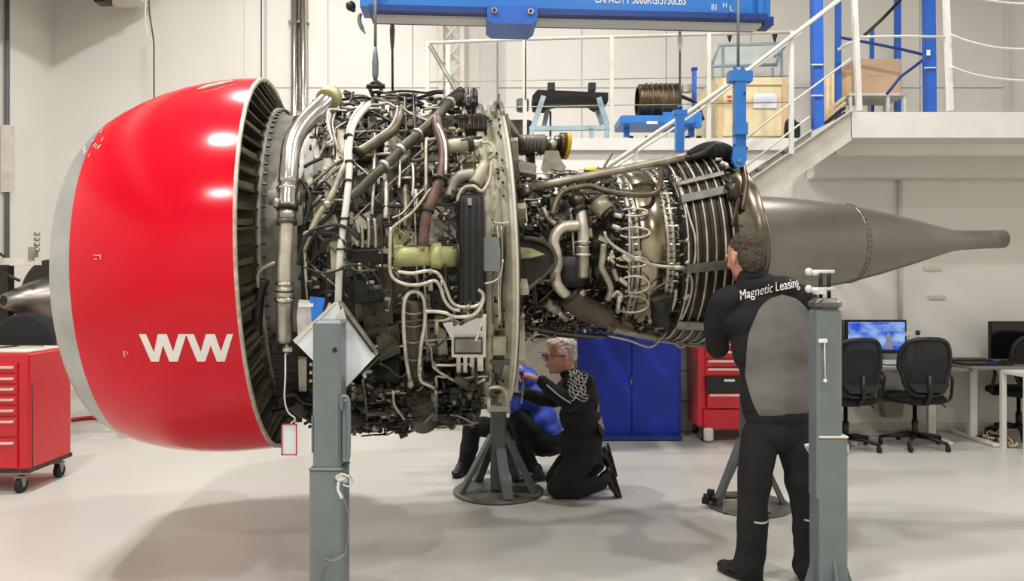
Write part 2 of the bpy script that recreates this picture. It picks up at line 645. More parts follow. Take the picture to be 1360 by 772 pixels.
lpt = ring('low_pressure_turbine_case', [(2.29, .49), (2.31, .545), (2.40, .575), (2.5, .59), (2.57, .60), (2.59, .58)], 'dark', n=96)
for j, s0 in enumerate((2.315, 2.365, 2.415, 2.465, 2.515, 2.56)):
    rr = .562 + j * .009
    P = [EP(s0, a, rr) for a in range(-160, 165, 5)]
    MB().tube(P, .006, 8).build('cooling_tube', 'pipe_beige' if j % 2 else 'pipe_light', lpt)
    P = [EP(s0 + .02, a, rr - .012) for a in range(-160, 165, 6)]
    MB().tube(P, .018, 8).build('cooling_tube', M('tube_brown', S(60, 50, 42), .35, .8, nz=.4, scale=7), lpt)
for (th, wd, mt) in ((27, .05, 'plate_grey'), (38, .03, 'steel_dull'), (-13, .05, 'plate_grey'), (-52, .07, 'steel_dull'), (66, .03, 'dark_metal'), (100, .05, 'plate_grey'), (-85, .05, 'steel_dull')):
    mm = MB()
    mm.prism([EP(2.30, th - wd * 48, .583), EP(2.30, th + wd * 48, .583), EP(2.57, th + 3 + wd * 48, .63), EP(2.57, th + 3 - wd * 48, .63)], EN * .0 + (EP(2.4, th, .59) - EP(2.4, th, .60)))
    mm.build('tube_strap', mt, lpt)
trf = ring('turbine_rear_frame', [(2.57, .60), (2.60, .60), (2.60, .57), (2.62, .555), (2.70, .53), (2.78, .505), (2.79, .52), (2.80, .52), (2.805, .50), (2.80, .47), (2.74, .40)], M('hot_brown', S(116, 108, 96), .3, .9, nz=.4, scale=6), n=96, label='heat-tinted rear frame')
for i in range(30):
    th = -95 + i * 7
    MB().cyl(EP(2.595, th, .588), EP(2.625, th, .588), .009, 6, smooth=False).build('bolt', 'dark_metal', trf)
# exhaust plug
plug = ring('exhaust_plug', [(2.70, .345), (2.80, .335), (2.95, .325), (3.15, .308), (3.35, .285), (3.50, .266), (3.59, .251)], 'cone_grey', n=72, label='smooth grey exhaust cone')
ring('cone_tip', [(3.59, .253), (3.62, .246), (3.8, .207), (4.0, .158), (4.15, .118), (4.27, .086), (4.33, .072), (4.40, .065), (4.55, .061), (4.70, .060), (4.70, .052), (4.6, .052)], 'cone_grey', plug, n=64)
ring('joint_strip', [(3.575, .2555), (3.577, .2565), (3.605, .2525), (3.605, .249)], 'cone_grey', plug, n=72)
for i in range(26):
    th = -95 + i * 8
    MB().ell(EP(3.59, th, .2575), .004, n=6, m=4).build('rivet', 'dark_metal', plug)
ring('plug_seam', [(2.9, .329), (2.9, .3305), (2.915, .3295), (2.915, .327)], 'cone_grey', plug, n=72)
ring('exhaust_annulus', [(2.76, .49), (2.74, .42), (2.73, .33)], 'dark', trf, n=72)

# ================= prominent pipes and boxes of the fan section (traced)
BP = 'steel'
bd = epipe('bleed_duct', [(440, 128), (424, 144), (402, 166), (388, 192), (384, 225), (383, 244)], 1.02, 25, BP, n=20, label='wide polished bleed duct')
epipe('duct_section', [(383, 244), (381.5, 270), (381, 300), (379, 345), (377.5, 384)], 1.0, 18.5, 'pipe_light', n=20, k=3, parent=bd)
epipe('duct_section', [(384, 241), (382, 262), (382, 276)], 1.005, 25, 'steel', n=20, k=3, parent=bd)
epipe('duct_section', [(377.5, 398), (377.5, 420), (378, 440), (378, 452)], .98, 22, 'steel_dull', n=20, k=3, parent=bd)
for (x, y, x2, y2, wd, mt) in ((384, 238, 383.6, 242, 29, 'dark_metal'), (382, 250, 382, 254, 29, 'steel'), (381.5, 274, 381.5, 279, 29, 'dark_metal'), (381, 279, 381, 293, 24, 'steel_dull'),
                               (381, 293, 381, 298, 28, 'olive'), (378, 374, 378, 378, 24, 'steel'), (378, 378, 378, 395, 21, 'pipe_light'), (378, 385, 378, 387, 25, 'dark_metal'), (377.5, 394, 377.5, 399, 26, 'steel'),
                               (404, 163, 401.5, 166, 29, 'steel_dull')):
    epipe('clamp', [(x, y), (x2, y2)], 1.0, wd, mt, n=16, parent=bd)
epipe('end_cap', [(434, 134), (440, 128)], 1.02, 31, 'case_green', n=18, parent=bd, label='olive yellow transport cap')
epipe('end_cap', [(440, 128), (441.5, 126.5)], 1.02, 27, 'olive', n=18, parent=bd)
epipe('actuator', [(357, 263), (400, 263)], .96, 20, 'case_grey', n=12, parent=bd)
epipe('actuator', [(364, 270), (372, 270)], 1.02, 14, 'steel_dull', n=12, parent=bd)
# second pipe left of duct
epipe('pipe', [(343, 382), (343, 365), (350, 356), (366, 349)], .92, 6, 'pipe_beige')
epipe('hose', [(338, 470), (341, 430), (345, 390), (352, 372)], .90, 14, 'dark')
epipe('bracket', [(395, 180), (388, 196), (378, 205)], .95, 9, 'pipe_light')


def epoly(name, pts, r, thick, mat, label=None, parent=None, kind=None):
    P = [ES(x, y, r) for x, y in pts]
    c = sum(P, V()) / len(P)
    s, th, rr = ecoord(c)
    out = EP(s, th, 1) - EP(s, th, 0)
    # work on the flat tangential plane through the centre so that the piece is one stiff plate
    Q = [p - out * ((p - c).dot(out)) for p in P]
    return MB().prism([q - out * thick for q in Q], out * thick).build(name, mat, parent or ENG, label=label, kind=kind)


# beige brackets and panels behind the hoses
for pts, r, mt in (
        ([(412, 190), (440, 150), (438, 178), (420, 218)], .90, 'offwhite'),
        ([(448, 172), (458, 172), (457, 215), (446, 215)], .93, 'pipe_light'),
        ([(405, 215), (470, 205), (475, 222), (452, 250), (408, 240)], .91, 'case_grey'),
        ([(404, 205), (416, 200), (415, 250), (405, 262)], .93, 'white_paint'),
        ([(415, 268), (445, 235), (452, 262), (430, 300), (417, 296)], .92, 'case_beige'),
        ([(470, 235), (500, 225), (495, 270), (470, 280)], .90, 'olive'),
        ([(472, 150), (500, 150), (505, 205), (470, 215)], .88, 'olive'),
        ([(515, 185), (540, 172), (546, 205), (515, 228)], .90, 'case_beige'),
        ([(470, 290), (492, 280), (492, 300), (476, 310)], .94, 'steel_dull'),
        ([(430, 290), (445, 284), (450, 300), (432, 306)], .95, 'case_grey'),
        ([(438, 322), (460, 318), (458, 362), (440, 362)], .92, 'case_beige'),
        ([(522, 305), (551, 305), (551, 358), (522, 358)], .90, 'case_green'),
        ([(560, 262), (602, 262), (602, 330), (560, 330)], .86, 'case_beige'),
        ([(588, 170), (650, 170), (650, 255), (588, 255)], .85, 'case_beige'),
        ([(606, 182), (648, 178), (646, 240), (608, 232)], .88, 'case_green'),
        ([(522, 235), (560, 228), (560, 300), (522, 300)], .86, 'olive'),
):
    epoly('panel', pts, r, .02, mt)
# bundled pale cable and its straps
epipe('cable_bundle', [(490, 139), (478, 152), (468, 170), (464, 195), (464, 225), (461, 262), (456, 300), (452, 335), (450, 372), (449, 412)], 1.0, 9, 'cable_white', label='pale bundled cable')
epipe('cable_bundle', [(484, 137), (472, 150), (462, 172), (459, 200), (458, 222)], .99, 5, 'pipe_light')
for (x, y) in ((463, 181), (464, 215), (462, 240), (457, 290), (453, 330), (449, 400)):
    epipe('clamp', [(x, y), (x, y + 2.5)], 1.0, 13, 'dark_metal')
# brown and dark hoses
epipe('large_hose', [(531, 147), (528, 160), (520, 174), (505, 185), (490, 195), (476, 203)], .99, 14, 'bronze', n=14, label='bronze curved duct')
epipe('clamp', [(478, 201), (474, 204)], .99, 18, 'dark')
epipe('large_hose', [(612, 128), (596, 138), (578, 158), (556, 178), (537, 194), (520, 212), (500, 230), (478, 252), (464, 262)], .98, 13, 'olive', n=14, label='thick dark hose wrapped in sleeve')
epipe('large_hose', [(612, 122), (590, 140), (570, 162), (545, 183)], .93, 15, 'dark_metal', n=12)
for (x, y, a, b) in ((533, 197, 530, 200), (512, 218, 509, 221), (556, 177, 554, 179), (598, 136, 596, 138)):
    epipe('clamp', [(x, y), (a, b)], .98, 17, 'pipe_light')
epipe('large_hose', [(520, 150), (524, 160), (540, 167), (556, 165), (572, 158), (590, 146)], .95, 8, 'red_brown', n=12)
epipe('large_hose', [(580, 158), (582, 172), (588, 190), (589, 212), (585, 236), (577, 258), (568, 280), (564, 303), (562, 326)], 1.0, 14, 'red_brown', n=14, label='dark red sleeved hose')
epipe('pipe', [(581, 165), (588, 180), (592, 200), (592, 232)], 1.03, 4, 'pipe_light')
epipe('clamp', [(584, 236), (583.5, 240)], 1.0, 22, 'dark_metal')
epipe('clamp', [(568, 278), (567, 282)], 1.0, 19, 'dark')
epipe('large_hose', [(590, 238), (598, 252), (602, 266)], .96, 10, 'dark')
# long beige tube left
epipe('pipe', [(462, 212), (452, 232), (444, 252), (434, 270), (422, 288), (412, 310), (401, 334)], .99, 9, 'pipe_beige', label='long beige tube')
epipe('pipe', [(437, 268), (432, 276)], .99, 13, 'steel_dull')
epipe('hose', [(470, 225), (455, 250), (440, 282), (424, 300), (408, 330), (396, 352)], .97, 6, 'dark')
epipe('hose', [(395, 352), (402, 325), (412, 308), (430, 301), (448, 299), (464, 305), (476, 318)], 1.02, 5, 'black', label='black looped hose')
epipe('hose', [(402, 314), (425, 310), (446, 312), (464, 330)], 1.01, 4, 'black')
epipe('hose', [(445, 150), (441, 165), (446, 190), (452, 210)], .97, 3.5, 'pipe_light')
epipe('pipe', [(449, 146), (437, 146), (435, 158), (439, 178), (441, 186), (434, 191)], 1.02, 3.5, 'pipe_light')
epipe('hose', [(452, 141), (465, 138), (476, 141), (485, 137), (492, 141)], .97, 4, 'black')
epipe('hose', [(404, 222), (414, 216), (428, 210)], .97, 5, 'black')
epipe('hose', [(401, 240), (412, 262), (408, 285), (404, 300)], .98, 5, 'dark')
epipe('hose', [(397, 372), (410, 352), (424, 335), (436, 318)], .97, 4, 'dark')
epipe('hose', [(405, 355), (425, 362), (446, 360), (462, 352), (480, 353), (496, 362), (506, 378), (512, 392)], 1.03, 3, 'dark_metal')
epipe('hose', [(428, 372), (446, 360), (462, 358), (480, 364), (492, 378), (503, 395)], 1.02, 2.5, 'dark_metal')
# vertical tubes in the mid area
for i, (x0, y0, x1, y1, wd, mt) in enumerate(((497, 175, 494, 285, 5, 'pipe_light'), (512, 240, 512, 290, 7, 'pipe_light'), (530, 205, 530, 250, 4, 'pipe_light'), (548, 212, 548, 262, 4, 'pipe_light'),
                                             (538, 250, 538, 300, 6, 'pipe_beige'), (552, 252, 552, 278, 6, 'pipe_light'), (560, 190, 560, 212, 4, 'pipe_light'), (489, 290, 489, 330, 5, 'steel_dull'),
                                             (497, 290, 499, 330, 5, 'steel_dull'), (505, 290, 507, 330, 5, 'dark_metal'), (480, 300, 481, 330, 5, 'steel_dull'))):
    epipe('pipe', [(x0, y0), ((x0 + x1) / 2 + 1, (y0 + y1) / 2), (x1, y1)], .95, wd, mt)
epipe('pipe', [(566, 258), (566, 190), (570, 186), (582, 184)], .98, 5, 'pipe_beige')
epipe('pipe', [(518, 318), (519, 306), (530, 296), (546, 284), (560, 268), (572, 252), (590, 243)], .99, 4.5, 'pipe_beige')
epipe('pipe', [(520, 290), (535, 283), (552, 262), (565, 250)], .97, 3, 'steel_dull')
# silver pipe runs under the green cylinder
epipe('pipe', [(519, 302), (518, 330), (518, 358), (524, 371), (540, 378), (560, 378), (577, 373), (585, 382), (590, 398), (600, 410), (611, 413)], 1.03, 5, 'pipe_light', label='silver double-bent pipe')
epipe('pipe', [(527, 361), (548, 363), (568, 360), (582, 364), (591, 380), (598, 398), (606, 406), (620, 408), (634, 406), (641, 398), (641, 390), (635, 385)], 1.02, 5, 'pipe_light')
epipe('pipe', [(564, 414), (580, 414), (592, 416), (604, 421), (624, 420), (634, 414), (640, 404), (642, 396)], 1.04, 5, 'pipe_light')
epipe('pipe', [(545, 507), (540, 480), (537, 450), (536, 412), (539, 395), (548, 387), (559, 391), (564, 404), (564, 430), (559, 460), (557, 490), (559, 506), (570, 512), (577, 516)], 1.0, 5.5, 'pipe_light', label='hairpin shaped silver pipe')
epipe('pipe', [(562, 450), (572, 462), (574, 480), (584, 494), (596, 500)], .98, 3, 'pipe_beige')
epipe('pipe', [(580, 426), (592, 425), (602, 421)], .98, 4, 'pipe_light')
epipe('pipe', [(580, 424), (580, 444)], .98, 6, 'pipe_light')
for (x, y) in ((566, 377), (570, 361), (620, 408), (620, 419), (585, 376), (557, 491), (577, 521)):
    epipe('clamp', [(x, y), (x + 3, y)], 1.03, 9, 'steel_dull')
epipe('fitting', [(572, 372), (572, 386)], 1.02, 7, 'pipe_beige')
# oil tank
tank = epipe('oil_tank', [(549, 398), (549, 410), (549, 450), (549, 480), (550, 500)], .93, 24, 'olive', n=16, k=2, label='upright olive oil tank')
for y in (412, 428, 448, 470):
    epipe('clamp', [(549, y), (549, y + 2)], .93, 27, 'pipe_beige', parent=tank)
# green-yellow horizontal cylinder, black cover, grey box
gc = epipe('starter_cylinder', [(524, 340), (545, 340), (546, 340), (606, 340)], .93, 30, 'case_green', n=20, k=1, label='yellow-green cylinder')
epipe('collar', [(572, 340), (586, 340)], .95, 35, 'case_green', n=20, parent=gc)
epipe('collar', [(606, 339), (610, 339)], .95, 38, 'dark_metal', n=20, parent=gc)
bx = MB()
P = []
N_ = 16
for j in range(N_ + 1):
    t = j / N_
    y = 252 + (402 - 252) * t
    P.append(y)


def loft_cover(x0, x1, y0, y1, r, out, name, mat, ytop=12, parent=None, label=None):
    rings = []
    n = 18
    for j in range(n + 1):
        y = y0 + (y1 - y0) * j / n
        k = 1.0
        if y - y0 < ytop:
            u = 1 - (y - y0) / ytop
            k = math.sqrt(max(.06, 1 - u * u))
        cx, hw = (x0 + x1) / 2, (x1 - x0) / 2 * k
        row = []
        for (fx, o) in ((-1, 0), (-1, .75), (-.75, 1), (-.2, 1.0), (.2, 1.0), (.75, 1), (1, .75), (1, 0)):
            row.append(ES(cx + fx * hw, y, r + out * o * (.35 + .65 * k)))
        rings.append(row)
    m_ = len(rings[0])
    vs = [p for rw in rings for p in rw]
    fs = []
    for j in range(n):
        for i in range(m_ - 1):
            a = j * m_ + i
            fs.append((a, a + 1, a + 1 + m_, a + m_))
        fs.append((j * m_ + m_ - 1, j * m_, (j + 1) * m_, (j + 1) * m_ + m_ - 1))
    fs += [tuple(range(m_)), tuple(n * m_ + i for i in reversed(range(m_)))]
    return MB().add(vs, fs, False).build(name, mat, parent or ENG, label=label)


cov = loft_cover(607.5, 642.5, 252, 401, .93, .07, 'black_cover', 'black', label='long black rounded cover')
for x in (615, 624, 633):
    epipe('ridge', [(x, 262), (x, 300), (x, 350), (x, 398)], 1.003, 2.5, 'black_soft', n=6, parent=cov)
MB().box(ES(624, 268, 1.012), (.02, .012, .035)).build('label_plate', 'pipe_beige', cov)
epoly('control_box', [(642, 315), (663, 315), (663, 360), (642, 360)], .97, .1, 'stand_grey', label='grey control box')
# pale hoist collar around the cover top
epipe('pipe', [(607, 268), (611, 256), (618, 249), (630, 248), (640, 254), (650, 240), (653, 216)], .99, 5, 'pipe_beige')
epipe('duct', [(596, 262), (600, 245), (612, 234), (630, 232)], .95, 16, 'case_grey', n=14)
epipe('duct', [(630, 246), (640, 228), (646, 218)], .95, 18, 'case_beige', n=14)
# beige barrel at upper right
bar_ = epipe('beige_barrel', [(586, 195), (622, 192)], .96, 18, 'case_beige', n=20)
epipe('collar', [(621, 192), (627, 191)], .96, 21, 'dark', n=16, parent=bar_)
epipe('fitting', [(627, 191), (640, 190)], .97, 12, 'pipe_light', n=12)
epipe('pipe', [(640, 190), (650, 190), (656, 198), (656, 206), (648, 212)], .99, 4, 'case_beige')
epipe('pipe', [(612, 187), (628, 184), (640, 182)], .99, 4, 'dark_metal')
# finned radiator at the top
rad = epoly('finned_cooler', [(608, 154), (647, 154), (647, 171), (608, 171)], .92, .06, 'dark')
for i in range(12):
    x = 609.5 + i * 3.3
    epipe('fin', [(x, 155), (x, 170)], .935, 1.3, 'dark_metal' if i % 2 else 'red_brown', n=4, parent=rad)
for (x0, x1) in ((613, 621), (631, 642)):
    epipe('post', [((x0 + x1) / 2, 142), ((x0 + x1) / 2, 155)], .93, x1 - x0, 'case_grey', n=8)
for (x0, x1, y0, y1) in ((612, 620, 124, 140), (624, 635, 122, 140), (604, 612, 126, 136), (618, 626, 132, 143)):
    epipe('connector_block', [((x0 + x1) / 2, y0), ((x0 + x1) / 2, y1)], .95, x1 - x0, 'black', n=10)
for (x, y) in ((616, 119), (622, 118), (629, 119)):
    epipe('pin', [(x, y), (x, y + 8)], .95, 2, 'dark', n=6)
epipe('lug', [(655, 150), (658, 138), (664, 136), (668, 150)], .93, 6, 'case_grey')
epipe('pin', [(662.5, 126), (662.5, 142)], .93, 2.5, 'dark')
# fan frame strip details: holes, plates
for (x, y) in ((663, 158), (664, 166), (662, 175), (665, 180), (667, 211), (668, 225), (661, 228), (662, 236), (668, 241), (669, 259), (664, 440), (667, 452), (655, 492), (668, 505), (664, 520), (656, 528)):
    epipe('bolt', [(x, y), (x + .1, y + 2.6)], .913, 3.0, 'dark', n=6, parent=frame)
epoly('bracket_plate', [(655, 448), (672, 448), (672, 472), (655, 472)], .92, .012, 'case_beige', parent=frame)
epoly('bracket_plate', [(651, 480), (676, 480), (676, 540), (651, 540)], .915, .01, 'plate_grey', parent=frame)
epipe('pipe', [(655, 296), (666, 297), (676, 296)], .93, 4, 'pipe_light')
for k, (a, b) in enumerate(((660, 662), (666, 664), (671, 667), (657, 654))):
    epipe('pipe', [(a, 300), ((a + b) / 2 + 2, 340), (b, 385), (b + 1, 430)], .935, 2.5, ['pipe_light', 'steel_dull', 'dark', 'bronze'][k], n=6)
epipe('pipe', [(642, 377), (655, 374), (664, 366), (668, 345)], .96, 2.5, 'pipe_light')
# electronic unit plate lower centre
eec = epoly('electronic_unit', [(588, 430), (600, 428), (612, 434), (622, 428), (640, 420), (646, 424), (645, 474), (600, 474), (600, 452)], .985, .05, 'white_paint', label='pale electronic control unit')
epoly('unit_face', [(604, 450), (640, 450), (640, 470), (604, 470)], .993, .01, 'case_grey', parent=eec)
for (x0, x1, y0, y1) in ((603, 641, 449, 450.5), (603, 641, 469.5, 471), (603, 604.5, 449, 471), (639.5, 641, 449, 471)):
    epoly('frame_edge', [(x0, y0), (x1, y0), (x1, y1), (x0, y1)], .999, .006, 'dark_metal', parent=eec)
for (x, w_, h_) in ((609, 5, 20), (618, 5, 20), (627, 6, 13), (638, 8, 18)):
    epoly('plug', [(x - w_ / 2, 475), (x + w_ / 2, 475), (x + w_ / 2, 475 + h_), (x - w_ / 2, 475 + h_)], .99, .03, 'pipe_light', parent=eec)
epipe('rod', [(632, 453), (637, 436), (645, 418)], 1.04, 3.5, 'white_paint')
# lower gearbox boxes and pipes
for pts, r, mt in (
        ([(440, 380), (470, 372), (472, 470), (445, 470)], .90, 'dark'),
        ([(462, 440), (500, 440), (500, 520), (462, 520)], .91, 'dark'),
        ([(455, 520), (476, 516), (480, 585), (458, 590)], .92, 'black'),
        ([(500, 470), (536, 470), (536, 512), (500, 515)], .90, 'dark_metal'),
        ([(566, 385), (582, 385), (582, 412), (566, 412)], .92, 'dark'),
        ([(400, 345), (432, 335), (430, 400), (400, 405)], .89, 'dark'),
        ([(395, 300), (412, 296), (412, 350), (395, 350)], .90, 'dark_metal'),
        ([(588, 480), (650, 480), (650, 505), (588, 505)], .88, 'dark'),
        ([(452, 560), (520, 560), (520, 578), (452, 582)], .95, 'dark'),
        ([(468, 330), (515, 330), (515, 400), (470, 405)], .91, 'dark'),
        ([(480, 405), (516, 400), (516, 440), (485, 445)], .93, 'dark_metal'),
        ([(498, 440), (530, 430), (532, 470), (505, 480)], .93, 'olive'),
        ([(462, 520), (486, 500), (500, 500), (500, 572), (462, 575)], .93, 'dark_metal'),
        ([(500, 500), (530, 480), (534, 560), (502, 570)], .95, 'dark'),
        ([(536, 508), (582, 506), (586, 560), (540, 565)], .96, 'dark_metal'),
        ([(584, 478), (602, 480), (604, 548), (586, 552)], .92, 'dark'),
        ([(604, 500), (650, 498), (648, 545), (606, 548)], .92, 'olive'),
        ([(508, 350), (520, 350), (522, 430), (510, 430)], .93, 'dark_metal'),
        ([(580, 432), (592, 440), (596, 480), (580, 480)], .93, 'case_grey'),
        ([(566, 430), (578, 430), (578, 478), (566, 480)], .92, 'plate_grey'),
        ([(590, 258), (606, 258), (606, 320), (590, 320)], .90, 'case_grey'),
):
    epoly('accessory_box', pts, r, .07, mt)
gb = epipe('gearbox_drum', [(560, 520), (562, 556)], .97, 44, 'dark_metal', n=20)
epipe('gearbox_drum', [(566, 545), (600, 552)], .98, 22, 'dark', n=16)
epipe('pump', [(577, 523), (577, 556)], 1.02, 9, 'plate_grey', n=14)
epipe('pump', [(450, 548), (478, 556)], 1.0, 26, 'dark', n=16)
epipe('pipe', [(522, 520), (524, 538), (532, 550), (537, 557)], 1.03, 3.5, 'pipe_light')
epipe('pipe', [(540, 576), (556, 566), (568, 556), (576, 548)], 1.03, 4.5, 'pipe_beige')
epipe('pipe', [(618, 516), (630, 510), (644, 504)], 1.0, 4, 'pipe_light')
epipe('pipe', [(606, 506), (625, 501), (648, 500)], .99, 2.5, 'pipe_beige')
epipe('pipe', [(648, 515), (662, 514), (670, 518), (674, 530), (676, 548)], .97, 5, 'pipe_light')
epipe('fitting', [(649, 530), (649, 544)], .97, 5, 'white_paint')
epipe('hose', [(455, 585), (470, 570), (480, 548), (470, 535)], 1.0, 4, 'dark_metal')
epipe('hose', [(520, 570), (545, 560), (575, 562), (598, 560)], 1.0, 5, 'black')
epipe('drain_mast', [(530, 578), (540, 574)], .98, 12, 'dark_metal', n=12)
epipe('pipe', [(482, 505), (486, 540), (488, 570)], .99, 4, 'plate_grey')
epipe('pipe', [(470, 512), (468, 545)], .98, 6, 'pipe_beige')
epipe('lamp_dot', [(483.5, 498), (485, 501)], 1.0, 5, 'white_paint')
# assembly below the bleed duct: connector box with its shelves
cb = epoly('junction_box', [(361, 466), (425, 462), (425, 548), (370, 552)], .95, .12, 'dark')
for y in (470, 480, 492, 504, 516, 528):
    epipe('shelf_edge', [(363, y), (420, y)], .965, 1.6, 'dark_metal', n=4, parent=cb)
epoly('relay', [(396, 478), (407, 480), (407, 520), (397, 520)], .975, .03, 'case_beige', parent=cb)
for i in range(3):
    epipe('terminal', [(411, 484 + i * 11), (415, 484 + i * 11)], .975, 5, 'pipe_light', n=8, parent=cb)
epipe('fitting', [(376, 464), (388, 464)], 1.0, 8, 'pipe_light')
epipe('fitting', [(381, 456), (381, 470)], 1.0, 6, 'steel_dull')
epipe('hose', [(370, 530), (390, 524), (402, 534), (420, 538)], 1.0, 5, 'black')
epipe('hose', [(362, 548), (385, 545), (410, 556), (418, 560)], .99, 7, 'dark')
epipe('bracket', [(405, 563), (412, 560), (417, 566), (410, 567)], .98, 4, 'black')
epipe('pump', [(386, 532), (404, 545)], .98, 22, 'dark_metal', n=14)

# ================= core section (traced)
EC = .50
epipe('air_pipe', [(777, 300), (762, 300), (748, 302), (739, 310), (735, 322), (738, 334), (740, 350), (737, 364), (740, 378), (748, 388), (757, 395)], .53, 15, 'pipe_light', n=16, label='pale bent air pipe')
ap = epipe('air_pipe', [(771, 281), (773, 295), (775, 312), (774, 326)], .54, 15, 'pipe_light', n=16)
epipe('air_pipe', [(774, 326), (774, 345), (774, 368)], .53, 18, 'steel_dull', n=16, parent=None)
for y in (321, 337):
    epipe('clamp', [(774, y), (774, y + 2.5)], .535, 22, 'pipe_light', parent=ap)
epipe('clamp', [(735, 366), (738, 366.5)], .54, 17, 'steel_dull', parent=ap)
drum = epipe('oil_cooler', [(758, 336), (758, 376)], .45, 50, 'black', n=22)
beam = MB()
A_, B2 = W(697, 251, 4.25), W(948, 201, 4.52)
beam.tube([A_, A_.lerp(B2, .3), A_.lerp(B2, .7), B2], .0245, 16).build('support_rod', 'pipe_beige', ENG, label='long beige support rod')
MB().tube([A_ + V((-.04, .02, -.02)), A_ + V((.03, 0, .006))], .034, 14).build('rod_end', 'steel_dull', ENG)
MB().tube([W(850, 226, 4.4), W(905, 212, 4.5), W(925, 206, 4.5)], .012, 10).build('rod', 'case_beige', ENG)
MB().tube(crom([W(915, 207, 4.45), W(935, 200, 4.45), W(955, 200, 4.45), W(972, 208, 4.5), W(976, 220, 4.55)]), [.03 + .022 * math.sin(PI * min(1, i / 20)) for i in range(21)], 14).build('hose_bundle', 'black_soft', ENG, label='black wrapped bundle')
MB().tube(crom([W(905, 212, 4.5), W(930, 206, 4.4), (W(950, 193, 4.42)), W(968, 197, 4.45)]), .02, 10).build('hose', 'dark', ENG)
epipe('pipe', [(733, 286), (738, 270), (746, 256), (762, 250), (785, 247), (800, 252), (825, 257), (852, 259), (868, 257), (876, 248), (878, 226)], .56, 8, 'bronze', n=12, label='long curved bronze pipe')
epipe('pipe', [(721, 276), (728, 290), (738, 298)], .53, 7, 'pipe_beige', n=10)
can = epipe('canister', [(793, 268), (806, 282)], .55, 26, 'pipe_beige', n=20, label='tilted cylindrical canister')
epipe('cap', [(789, 264), (793, 268)], .55, 22, 'dark_metal', n=18, parent=can)
epipe('cap', [(806, 282), (809, 285)], .55, 20, 'heat_brown', n=18, parent=can)
epipe('pump', [(762, 262), (775, 274)], .52, 22, 'heat_brown', n=16)
epipe('pump', [(768, 276), (772, 282)], .54, 22, 'dark', n=16)
epipe('pipe', [(802, 324), (800, 345), (799, 356), (806, 370), (811, 384), (807, 398)], .55, 8.5, 'pipe_beige', n=12)
epipe('pipe', [(836, 288), (836, 330), (835, 393)], .53, 3.4, 'pipe_light', n=8)
epipe('pipe', [(803, 308), (806, 318), (820, 330), (838, 340), (856, 348), (872, 353), (895, 355), (911, 357)], .56, 4.5, 'pipe_light', n=10)
epipe('fitting', [(895, 355), (909, 356.5)], .56, 7, 'pipe_light')
for (cx, cy, w_, h_) in ((842, 309, 42, 14), (838, 348, 46, 14), (842, 378, 40, 22), (838, 404, 46, 22), (842, 282, 36, 10)):
    pts = []
    for a in range(-150, 155, 20):
        ar = math.radians(a)
        pts.append((cx + w_ / 2 * math.cos(ar), cy - h_ / 2 * math.sin(ar), .52))
    epipe('fuel_line', pts, .52, 3.0, 'pipe_light', n=8, k=3)
for (x, y, a, b) in ((826, 340, 838, 347), (822, 370, 834, 379), (806, 345, 816, 340), (812, 300, 824, 304), (815, 285, 826, 288)):
    epipe('fuel_nozzle', [(x, y), ((x + a) / 2, (y + b) / 2), (a, b)], .53, 7, 'pipe_light', n=10, k=2)
epipe('pipe', [(813, 333), (811, 343), (816, 350)], .54, 5, 'pipe_light')
epipe('bracket', [(815, 358), (818, 368), (820, 372)], .54, 7, 'pipe_beige', n=6)
epipe('pipe', [(812, 394), (820, 388), (826, 394), (822, 402)], .55, 5, 'pipe_light')
epipe('pipe', [(823, 392), (820, 415)], .55, 6, 'pipe_light')
epoly('bracket', [(840, 334), (869, 331), (869, 343), (840, 348)], .48, .012, 'pipe_light')
# band tubes left of the shiny case
for i, y in enumerate((262, 272, 283, 296, 318, 330, 360, 372, 388, 415, 425)):
    epipe('case_band', [(840 - (i % 3) * 3, y), (855, y - 1), (866, y)], .455, 4, ['olive', 'pipe_beige', 'heat_brown'][i % 3], n=8)
# big brown duct at the bottom
epipe('large_duct', [(752, 388), (768, 404), (785, 414), (806, 420)], .50, 33, M('duct_brown', S(92, 80, 70), .5, .4, nz=.25, scale=8), n=20, label='wide brown duct')
epipe('large_duct', [(806, 420), (820, 424), (834, 430)], .48, 24, 'heat_brown', n=18)
epipe('clamp', [(752, 387), (756, 391)], .50, 36, 'dark_metal', n=16)
epipe('fitting', [(771, 385), (774, 392)], .52, 10, 'pipe_light', n=8)
epipe('actuator', [(724, 400), (740, 412)], .50, 15, 'case_grey', n=14)
epipe('actuator', [(740, 412), (752, 424)], .50, 10, 'steel_dull', n=12)
epipe('hose', [(708, 412), (716, 406), (728, 410), (738, 402), (742, 396)], .52, 3, 'black')
epipe('lamp_dot', [(694, 417), (694.6, 420)], .55, 5, 'white_paint')
epipe('pipe', [(707, 428), (720, 425)], .52, 4, 'white_paint')
epipe('pipe', [(710, 372), (711, 388), (712, 408)], .55, 4, 'dark_metal')
# rails along the bottom
epipe('bottom_rail', [(694, 433), (730, 440), (770, 445), (802, 447)], .52, 6, 'bronze', n=10)
epipe('bottom_rail', [(700, 438), (740, 446), (790, 449)], .50, 4, 'dark')
epipe('bottom_rail', [(814, 436), (845, 443), (872, 449)], .52, 11, 'pipe_beige', n=12)
epipe('pipe', [(808, 446), (835, 452), (862, 461), (876, 452), (888, 440)], .53, 3.5, 'pipe_light')
epipe('pipe', [(690, 448), (700, 450), (712, 443)], .53, 6, 'white_paint')
epipe('pipe', [(880, 447), (892, 452), (903, 461), (912, 456)], .53, 4, 'steel_dull')
